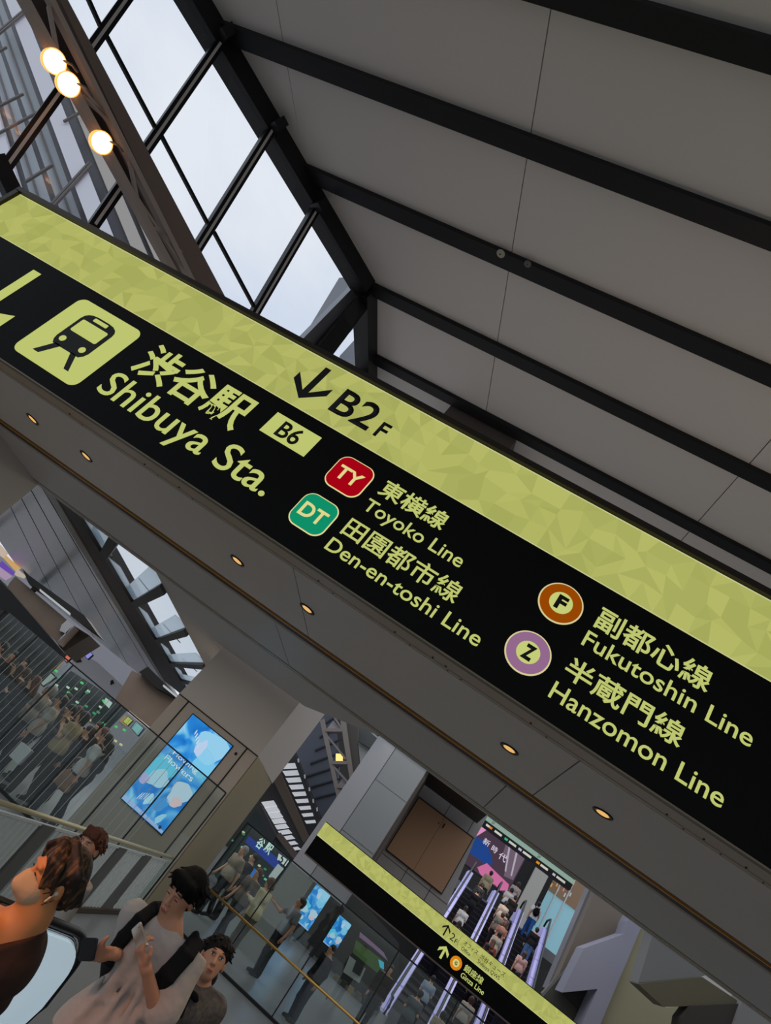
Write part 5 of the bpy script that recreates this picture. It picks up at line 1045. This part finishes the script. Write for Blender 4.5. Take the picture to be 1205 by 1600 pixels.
# ------------------------------------------------------------------ the four people near the camera, grown at fine detail
def npv(v): return np.array(v, float)
def px_at(u, v, Y): return npv(PY(u, v, Y))
def feature(parent, org_, c, Rm, s, name, x, y, z, rx, ry, rz_, m):
    P = c+Rm @ (A_(x,y,z)*s); V, Q = surf([('e', (P, (rx*s,ry*s,rz_*s), Rm), .001, 1)], .0025); return mesh_obj(name, V, Q, m, parent, org_)
def face_bits(parent, org_, c, Rm, s, brow=True, gaze='open', skin_lip=(150,84,74)):
    ey = mat('eye_dark', (22,17,15), .25, 0, .6); ew = mat('eye_white', (205,198,192), .35)
    for sd in (1,-1):
        if gaze == 'open':
            feature(parent, org_, c, Rm, s, 'eye_white', .031*sd, -.0855, .010, .0135,.006,.0062, ew); feature(parent, org_, c, Rm, s, 'iris', .031*sd, -.0900, .010, .006,.004,.006, ey)
            feature(parent, org_, c, Rm, s, 'upper_lash', .031*sd, -.0905, .0165, .015,.004,.0022, ey)
        else: feature(parent, org_, c, Rm, s, 'closed_lash', .031*sd, -.0905, .006, .015,.004,.0024, ey)
        if brow: feature(parent, org_, c, Rm, s, 'eyebrow', .033*sd, -.0905, .036, .018,.005,.003, ey)
    if skin_lip: feature(parent, org_, c, Rm, s, 'lips', 0, -.0985, -.0655, .019,.006,.0075, mat('lip_%d' % skin_lip[0], skin_lip, .5))
def tufts(c, Rm, s, n, L, seed, zlo=-.35, ymax=1.2, down=.7, r0=.014):
    rg = np.random.default_rng(seed); pr = []
    while len(pr) < n:
        d = rg.normal(size=3); d /= np.linalg.norm(d)
        if d[2] < zlo or d[1] > ymax or (d[1] < -.45 and d[2] < .28): continue
        p = A_(0,.022,.045)+d*A_(.088,.103,.092)*.96
        t = A_(d[0]*.6, d[1]*.6-.15, -down)+rg.normal(size=3)*.25; t /= np.linalg.norm(t)
        q_ = p+t*L*(.6+.6*rg.random())+d*.006
        pr.append(('c', (c+Rm @ (p*s), c+Rm @ (q_*s), r0*s, r0*.35*s), .006, 1))
    return pr
def big(lb, J, HR, skin_m, hair_m, hair_pr, org_, parts, gaze='open', curl=.6, lips=(150,84,74), res=.0062, group=None):
    V, Q = surf(body_prims(J, HR, True, curl=curl), res)
    b = mesh_obj('person', V, Q, skin_m, None, org_); b.location = Vector(org_)+Vector((0,0,H)); tag(b, lb, 'person', group)
    face_bits(b, org_, J['head'], HR, J['s'], lips is not None, gaze, lips)
    V, Q = surf(hair_pr, .006); mesh_obj('hair', V, Q, hair_m, b, org_)
    for name, pr, m, clips, rs in parts:
        V, Q = surf(pr, rs, clips); mesh_obj(name, V, Q, m, b, org_)
    return b
def legs(J, cx, cy):
    for nm, sd in (('L',1),('R',-1)):
        J['hip'+nm] = J['pel']+A_(.09*sd,0,-.03); zt = J['hip'+nm][2]; J['kn'+nm] = A_(J['hip'+nm][0]+.01*sd, J['hip'+nm][1]-.03, (zt+FL)/2+.02); J['an'+nm] = A_(J['kn'+nm][0], J['kn'+nm][1]+.05, FL+.085); J['to'+nm] = J['an'+nm]+A_(.02*sd,-.16,-.05)
gN = 'people close by in the hall'
skinN = mat('skin_near', (186,136,108), .5, 0, .35); skinW = mat('skin_orange_lit', (200,136,84), .5, 0, .35)  # second skin leans orange to carry part of the warm light
# --- man in white T-shirt
J = {'s': 1.0}; J['head'] = A_(-.872,4.0,-.505); J['neck'] = A_(-.825,4.03,-.66); J['chest'] = A_(-.805,4.05,-.86); J['waist'] = A_(-.79,4.06,-1.08); J['pel'] = A_(-.78,4.06,-1.27)
J['shR'] = A_(-1.0,4.03,-.725); J['shL'] = A_(-.645,4.03,-.70); J['elR'] = px_at(200,1496,4.10); J['wrR'] = px_at(177,1490,3.86); J['elL'] = px_at(246,1590,3.97); J['wrL'] = px_at(229,1514,3.80)
J['hdR'] = limb_dir(J['wrR'], px_at(142,1490,3.74)); J['hsR'] = A_(.2,0,1); J['hnR'] = A_(-.1,-.2,.95); J['hdL'] = limb_dir(J['wrL'], px_at(212,1470,3.76)); J['hsL'] = A_(-1,.3,.0); J['hnL'] = A_(.1,.55,.8)
J['hnR'] = J['hnR']-J['hdR']*(J['hnR'] @ J['hdR']); J['hnR'] /= np.linalg.norm(J['hnR']); J['hnL'] = J['hnL']-J['hdL']*(J['hnL'] @ J['hdL']); J['hnL'] /= np.linalg.norm(J['hnL'])
legs(J, 0, 0); HRm = rotz(-.20) @ rotx(.36) @ roty(.06); org_m = A_(-.78,4.06,FL)
tee = mat('tee_white', (178,168,160), .9, 0, .1, bump=(9,.9,.03))
sp = shirt_prims(J, .024, .8)
for nm in ('L','R'):
    a, e = J['sh'+nm], J['el'+nm]; sp.append(('c', (a, a+(e-a)*.84, .074, .096), .04, 1))
sp.append(('c', (J['pel']+A_(.09,0,.05), J['pel']-A_(.09,0,-.05), .15, .15), .08, 1))
for (xa, za, xb, zb, yy, r_) in ((-.90,-.74,-.84,-1.02,3.935,.016), (-.86,-.78,-.90,-1.20,3.925,.018), (-.80,-.90,-.80,-1.24,3.925,.018), (-.74,-.86,-.70,-1.20,3.935,.018), (-.93,-.98,-.95,-1.24,3.95,.018), (-.68,-.98,-.66,-1.22,3.95,.018)):
    sp.append(('c', ((xa, yy, za), (xb, yy-.008, zb), r_*.4, r_*.9), .04, 1))
hp = [('e', (J['head']+HRm @ A_(0,.022,.048), (.090,.106,.096), HRm), .02, 1), ('e', (J['head']+HRm @ A_(0,.055,-.02), (.074,.062,.07), HRm), .03, 1)]+tufts(J['head'], HRm, 1, 150, .045, 3, r0=.011)+[('c', (J['head']+HRm @ A_(-.055,-.065,.088), J['head']+HRm @ A_(.055,-.065,.088), .028, .028), .02, 1), ('c', (J['head']+HRm @ A_(-.05,-.085,.075), J['head']+HRm @ A_(-.03,-.10,.045), .014, .006), .01, 1), ('c', (J['head']+HRm @ A_(0,-.088,.078), J['head']+HRm @ A_(.012,-.104,.045), .015, .006), .01, 1), ('c', (J['head']+HRm @ A_(.05,-.08,.075), J['head']+HRm @ A_(.052,-.09,.04), .014, .006), .01, 1)]
man = big('man in white T-shirt with rucksack straps, looking down at a phone', J, HRm, skinN, mat('hair_near_black', (9,8,9), .75, 0, .12), hp, org_m,
  [('t_shirt', sp, tee, [((0,0,-1.245),(0,0,-1)), (tuple(J['neck']+A_(0,0,.012)),(.0,.25,1.0))], .0075), ('trousers', trouser_prims(J, .016), cloth((28,34,56)), [((0,0,FL+.05),(0,0,-1))], .012),
   ('shoe', [('c', (J['anL'], J['toL'], .05, .042), .02, 1)], cloth((230,230,230)), [], .012), ('shoe', [('c', (J['anR'], J['toR'], .05, .042), .02, 1)], cloth((230,230,230)), [], .012)], 'down', curl=.8, group=gN)
JM = J
def slab(name, lb, cat, p, q, w, t, nrm_, m, extra=None):
    """thin rounded device between p (bottom) and q (top)"""
    p, q, nrm_ = Vector(p), Vector(q), Vector(nrm_).normalized(); d = (q-p).normalized(); a = d.cross(nrm_).normalized(); n2 = a.cross(d)
    o = thing(name, lb, cat, (p+q)/2, 'phones in hands'); L_ = (q-p).length; c = (p+q)/2
    pts = rrect(-w/2, w/2, -L_/2, L_/2, w*.14, 4)
    MB().prism([c+a*x+d*z-n2*t/2 for x, z in pts], n2*t).build('case', m, o)
    MB().prism([c+a*x*.92+d*z*.95-n2*(t/2+.0012) for x, z in pts], n2*.001).build('glass_face', black, o)
    MB().lathe([(0,.0),(.006,.0),(.007,-.002)], c+a*w*.25+d*L_*.38+n2*(t/2+.0015), tuple(n2), 12).build('lens', chrome, o)
    return o
slab('phone', 'silver phone held up in the raised hand of the man in white', 'phone', px_at(224,1484,3.765), px_at(209,1450,3.77)+A_(0,.01,.012), .072, .009, (.15,-.75,-.6), mat('phone_silver', (200,186,172), .25, .7))
slab('phone', 'dark navy phone held out flat before the glowing escalator end', 'phone', px_at(134,1502,3.72), px_at(142,1465,3.72), .085, .012, (.25,.9,.2), mat('phone_navy', (26,30,52), .45))
bp = thing('backpack', 'black backpack whose wide straps cross the white T-shirt', 'backpack', (-.78,4.3,-.95)); bo = npv(org(bp))-A_(0,0,H)
bk = mat('pack_black', (18,18,20), .8, 0, .2)
V, Q = surf([('e', ((-.80,4.30,-.93),(.16,.10,.24),None),.02,1), ('e', ((-.80,4.37,-1.0),(.12,.06,.13),None),.02,1)], .012); mesh_obj('bag', V, Q, bk, bp, bo)
def strap(pts, r):
    pr = [('c', (npv(a), npv(b), r, r), .012, 1) for a, b in zip(pts, pts[1:])]; V, Q = surf(pr, .008); mesh_obj('strap', V, Q, bk, bp, bo)
def strap2(pts, w, t):
    for o_ in (0,): 
        pr = []
        for a, b in zip(pts, pts[1:]):
            a, b = npv(a), npv(b); d = b-a; d /= np.linalg.norm(d); sd = np.cross(d, A_(0,-1,0)); sd /= np.linalg.norm(sd)
            for k in np.linspace(-1, 1, 5): pr.append(('c', (a+sd*w*k, b+sd*w*k, t, t), .012, 1))
        V, Q = surf(pr, .007); mesh_obj('strap', V, Q, bk, bp, bo)
strap2([(-.925,4.14,-.62), (-.945,4.0,-.635), (-.955,3.935,-.70), (-.965,3.925,-.80), (-.96,3.95,-.92), (-.95,4.12,-1.02)], .022, .014)
strap2([(-.69,4.09,-.635), (-.667,4.0,-.612), (-.657,3.93,-.67), (-.668,3.905,-.78), (-.69,3.935,-.87), (-.72,4.06,-.95)], .030, .016)
# --- masked woman, lit by the added warm spot
J = {'s': .98}; YW = 2.75; J['head'] = px_at(88,1372,YW); J['neck'] = px_at(52,1430,YW+.03); c0 = J['neck']
J['chest'] = c0+A_(-.06,.03,-.18); J['waist'] = c0+A_(-.07,.03,-.42); J['pel'] = c0+A_(-.07,.03,-.58)
J['shL'] = px_at(52,1486,2.86)+A_(-.055,0,-.01); J['shR'] = px_at(-62,1448,2.60); J['elL'] = J['shL']+A_(.05,.06,-.29); J['wrL'] = J['elL']+A_(-.05,-.16,-.20); J['elR'] = J['shR']+A_(-.08,-.03,-.28); J['wrR'] = J['elR']+A_(.06,-.2,-.12)
legs(J, 0, 0); HRw = rotz(-.80) @ rotx(.22) @ roty(.12); org_w = A_(J['pel'][0],J['pel'][1],FL); sW = .98; cW = J['head']
PW = lambda x,y,z: cW+HRw @ (A_(x,y,z)*sW)
hw = [('e', (PW(0,.010,.044), (.085,.094,.087), HRw), .02, 1), ('c', (PW(0,.062,.01), PW(0,.066,-.065), .050, .036), .03, 1)]
rg = np.random.default_rng(5)
for k in range(60):      # locks swept from the crown back over the side of the head
    a = -1.9+3.8*k/59; top = PW(.02*math.sin(a), -.01, .137); mid = PW(.093*math.sin(a), .03-.085*math.cos(a)*(.6 if abs(a) < 1 else .2), .06+.02*rg.random()); low = PW(.090*math.sin(a)*1.0, .055+.03*rg.random()-.02*math.cos(a), -.005-.05*rg.random()*(abs(a) > .9))
    if abs(a) < .75: low = mid
    hw += [('c', (top, mid, .012, .012), .005, 1), ('c', (mid, low, .012, .006), .005, 1)]
for sd in (1,-1):        # side hair passing behind the ear
    for k in range(7): hw.append(('c', (PW(.088*sd,.02+.008*k,.05), PW(.080*sd,.035+.012*k,-.03-.02*rg.random()), .013, .007), .006, 1))
hw.append(('e', (PW(0,-.098,-.04), (.066,.070,.100), HRw), .01, -1))
for sd in (1,-1):        # front locks falling from the parting past the temple
    for k in range(8):
        f_ = k/7; m_ = PW((.052+.030*f_)*sd, -.078+.040*f_, .082-.01*f_); hw += [('c', (PW(.012*sd,-.055+.02*f_,.128), m_, .012, .011), .005, 1), ('c', (m_, PW((.070+.018*f_)*sd, -.062+.045*f_, .010-.03*rg.random()), .011, .006), .005, 1)]
hairW = bpy.data.materials.new('hair_streaked'); hairW.use_nodes = True; nt_ = hairW.node_tree; b_ = nt_.nodes['Principled BSDF']; b_.inputs['Roughness'].default_value = .6
tc_ = nt_.nodes.new('ShaderNodeTexCoord'); mp_ = nt_.nodes.new('ShaderNodeMapping'); mp_.inputs['Scale'].default_value = (70,70,5); mp_.inputs['Rotation'].default_value = (.3,.5,0); nz_ = nt_.nodes.new('ShaderNodeTexNoise'); nz_.inputs['Scale'].default_value = 1.0; cr_ = nt_.nodes.new('ShaderNodeValToRGB')
cr_.color_ramp.elements[0].position = .5; cr_.color_ramp.elements[0].color = (*lin((24,14,10)),1); cr_.color_ramp.elements[1].position = .74; cr_.color_ramp.elements[1].color = (*lin((120,86,44)),1)
nt_.links.new(tc_.outputs['Object'], mp_.inputs[0]); nt_.links.new(mp_.outputs[0], nz_.inputs['Vector']); nt_.links.new(nz_.outputs['Fac'], cr_.inputs[0]); nt_.links.new(cr_.outputs[0], b_.inputs['Base Color'])
tp = shirt_prims(J, .020, .75)
for k in range(5): a_ = J['chest']+A_(-.10+.03*k,-.125,-.02-.07*k); tp.append(('c', (a_, a_+A_(.17,-.01,.05), .012, .02), .02, 1))
vneck = J['neck']+HRw @ A_(0,0,0)
mask_pr = [('e', (PW(0,-.050,-.052), (.060,.066,.064), HRw), .01, 1), ('c', (PW(0,-.098,-.020), PW(0,-.112,-.050), .020, .024), .03, 1), ('e', (PW(0,.055,-.04), (.10,.075,.12), HRw), .004, -1)]
topm = mat('blouse_dark', (58,40,32), .75, 0, .25, bump=(7,.8,.03))
wom = big('woman in dark top with beige face mask, lit orange, before the escalator end', J, HRw, skinW, hairW, hw, org_w,
  [('blouse', tp, topm, [(tuple(J['neck']+A_(0,.02,-.035)),(-.45,-.55,.85))], .0075), ('skirt', [('c', (J['pel'], A_(J['pel'][0],J['pel'][1],FL+.45), .15, .24), .02, 1)], cloth((24,20,20)), [((0,0,FL+.45),(0,0,-1))], .014),
   ('face_mask', mask_pr, mat('mask_beige', (196,168,134), .85, 0, .15, bump=(30,.3,.01)), [(tuple(PW(0,-.1,.004)),tuple(HRw @ A_(0,.25,1)))], .005),
   ('mask_loop', [('c', (PW(.062,-.035,-.035), PW(.082,.012,.004), .0022, .0022), .001, 1), ('c', (PW(.056,-.03,-.085), PW(.080,.016,-.03), .0022, .0022), .001, 1)], mat('loop_dark', (40,28,22), .7), [], .003),
   ('earbud', [('e', (PW(.083,.0,-.012), (.009,.009,.009), None), .004, 1), ('c', (PW(.085,-.006,-.016), PW(.084,-.022,-.046), .0042, .0038), .003, 1)], mat('earbud_white', (214,196,170), .3), [], .003)], 'down', lips=None, group=gN)
# --- woman whose head shows behind the masked woman
def standing(lb, head, h, HR, hair_m, style, top_m, bot, face, gaze, parts_extra=(), sleeve=2, skin_m=skinN, lips=(150,84,74), arms='down', seed=9, nlocks=50, lk=.06):
    J = default_joints(h, 0, arms); s = J['s']; off = head-J['head']; off[2] = FL
    Rb = rotz(math.radians(face)); J2 = {'s': s}
    for k, v in J.items():
        if k != 's': J2[k] = Rb @ v+off
    for nm in ('L','R'): J2['hs'+nm] = Rb @ A_(0,-1,0)
    sh = head-J2['head']
    for k in J2:
        if k != 's': J2[k] = J2[k]+A_(sh[0],sh[1],0)
    J2['head'] = J2['head']; c = J2['head']; P = lambda x,y,z: c+HR @ (A_(x,y,z)*s)
    hp = hair_prims(c, HR, s, style)[:-1]+tufts(c, HR, s, nlocks, lk, seed, zlo=-.2, r0=.010)
    if style in ('fringe','bob'):
        hp += [('c', (P(.012*k,-.075,.105), P(.0135*k,-.099+.0012*k*k,.048), .012, .007), .006, 1) for k in range(-4,5)]
    hp.append(('e', (P(0,-.112,-.06), (.066*s,.060*s,.085*s), HR), .008, -1))
    o_ = A_(J2['pel'][0],J2['pel'][1],FL)
    return big(lb, J2, HR, skin_m, hair_m, hp, o_, [('blouse', shirt_prims(J2, .017, sleeve), top_m, [((0,0,J2['pel'][2]-.08),(0,0,-1)), (tuple(J2['neck']+A_(0,0,.012+.03*(seed == 6))),(0,-.25,1))], .009), ('trousers', trouser_prims(J2, .02), bot, [((0,0,FL+.06),(0,0,-1))], .012)]+list(parts_extra(J2) if callable(parts_extra) else []), gaze, group=gN, lips=lips, res=.0068), J2
standing('woman with auburn fringe whose face shows behind the masked woman', px_at(151,1308,5.0), 1.62, rotz(-.15) @ rotx(-.12) @ roty(-.15), mat('hair_near_auburn', (74,40,28), .6, 0, .2), 'fringe', cloth((150,146,140)), cloth((60,58,60)), -25, 'open', seed=4, nlocks=130, lk=.035)
def bow(J2):
    n = J2['neck']+A_(.015,-.118,-.035)
    return [('neck_bow', [('e', (n+A_(.035,-.01,.005), (.035,.014,.020), roty(.3)), .006, 1), ('e', (n+A_(-.035,-.01,.005), (.035,.014,.020), roty(-.3)), .006, 1), ('e', (n+A_(0,-.016,0), (.014,.012,.014), None), .004, 1), ('c', (n, n+A_(.03,-.02,-.10), .012, .016), .006, 1), ('c', (n, n+A_(-.03,-.02,-.09), .012, .016), .006, 1)], cloth((16,15,16)), [], .005),
            ('hair_bun', [('e', (J2['head']+A_(.03,.10,-.10), (.045,.045,.06), None), .01, 1)], hairs['k'], [], .008)]
pat = mat('blouse_pattern', (84,78,74), .6, 0, .3, noise=(45,.85))
standing('woman in dark patterned blouse with black neck bow, looking up', px_at(334,1499,4.8), 1.68, rotz(.22) @ rotx(-.28) @ roty(-.12), mat('hair_near_dark', (16,12,12), .65, 0, .18), 'short', pat, cloth((26,26,30)), 8, 'open', bow, seed=6, nlocks=110, lk=.034)

l = bpy.data.lights.new('warm_side_spot', 'SPOT'); l.energy = 72; l.color = (1,.32,.05); l.spot_size = .60; l.spot_blend = .6; l.shadow_soft_size = .12  # unseen spot added for the orange light on the masked woman
o = bpy.data.objects.new('warm_side_spot', l); C.objects.link(o); lp = Vector((-1.9,1.5,.25)); o.location = lp+Vector((0,0,H)); o.rotation_euler = (Vector((-1.10,2.72,-.76))-lp).to_track_quat('-Z','Y').to_euler()
# ------------------------------------------------------------------ sky and daylight
w = bpy.data.worlds.new('sky'); SC.world = w; w.use_nodes = True; nt = w.node_tree; bgn = nt.nodes['Background']
tc = nt.nodes.new('ShaderNodeTexCoord'); nz = nt.nodes.new('ShaderNodeTexNoise'); nz.inputs['Scale'].default_value = 3.2; nz.inputs['Detail'].default_value = 5
mpn = nt.nodes.new('ShaderNodeMapping'); mpn.inputs['Scale'].default_value = (1,1,2.2)
rp = nt.nodes.new('ShaderNodeValToRGB'); rp.color_ramp.elements[0].position = .38; rp.color_ramp.elements[1].position = .68
rp.color_ramp.elements[0].color = (*lin((212,222,238)),1); rp.color_ramp.elements[1].color = (*lin((232,237,245)),1)
sx = nt.nodes.new('ShaderNodeSeparateXYZ'); mr = nt.nodes.new('ShaderNodeMapRange'); mr.inputs[1].default_value = -.02; mr.inputs[2].default_value = .02
mx = nt.nodes.new('ShaderNodeMix'); mx.data_type = 'RGBA'; mx.inputs[6].default_value = (.20,.20,.20,1)
nt.links.new(tc.outputs['Generated'], mpn.inputs[0]); nt.links.new(mpn.outputs[0], nz.inputs['Vector']); nt.links.new(nz.outputs['Fac'], rp.inputs[0])
nt.links.new(tc.outputs['Generated'], sx.inputs[0]); nt.links.new(sx.outputs[2], mr.inputs[0]); nt.links.new(mr.outputs[0], mx.inputs[0]); nt.links.new(rp.outputs[0], mx.inputs[7]); nt.links.new(mx.outputs[2], bgn.inputs[0])
bgn.inputs[1].default_value = SKY = 1.0

def area(name, loc, rot, sx, sy, e, col):
    l = bpy.data.lights.new(name, 'AREA'); l.shape = 'RECTANGLE'; l.size = sx; l.size_y = sy; l.energy = e; l.color = col
    o = bpy.data.objects.new(name, l); C.objects.link(o); o.location = (loc[0], loc[1], loc[2]+H); o.rotation_euler = [math.radians(a) for a in rot]; return o
area('roof_fill', (3, 5.2, 2.75), (180,0,0), 8, .8, 20, (1,.84,.68))  # unseen fill added above the sign to brighten the roof
area('canopy_fill', (-3, 9.5, 1.9), (0,0,0), 7, 3, 60, (1,.93,.82))  # unseen downward fill added under the near canopy
area('canopy_fill', (-9, 17, 1.85), (0,0,0), 8, 8, 260, (1,.96,.9))  # broad unseen fill added to lift the crowd and the street side
area('concourse_fill', (1.5, 16.8, 3.4), (0,0,0), 7, 5, 26, (1,.93,.82))  # unseen fill added over the walking people
area('escalator_fill', (4.3, 30, 4.8), (0,0,0), 4, 7, 110, (1,.95,.92))  # unseen fill added over the riders
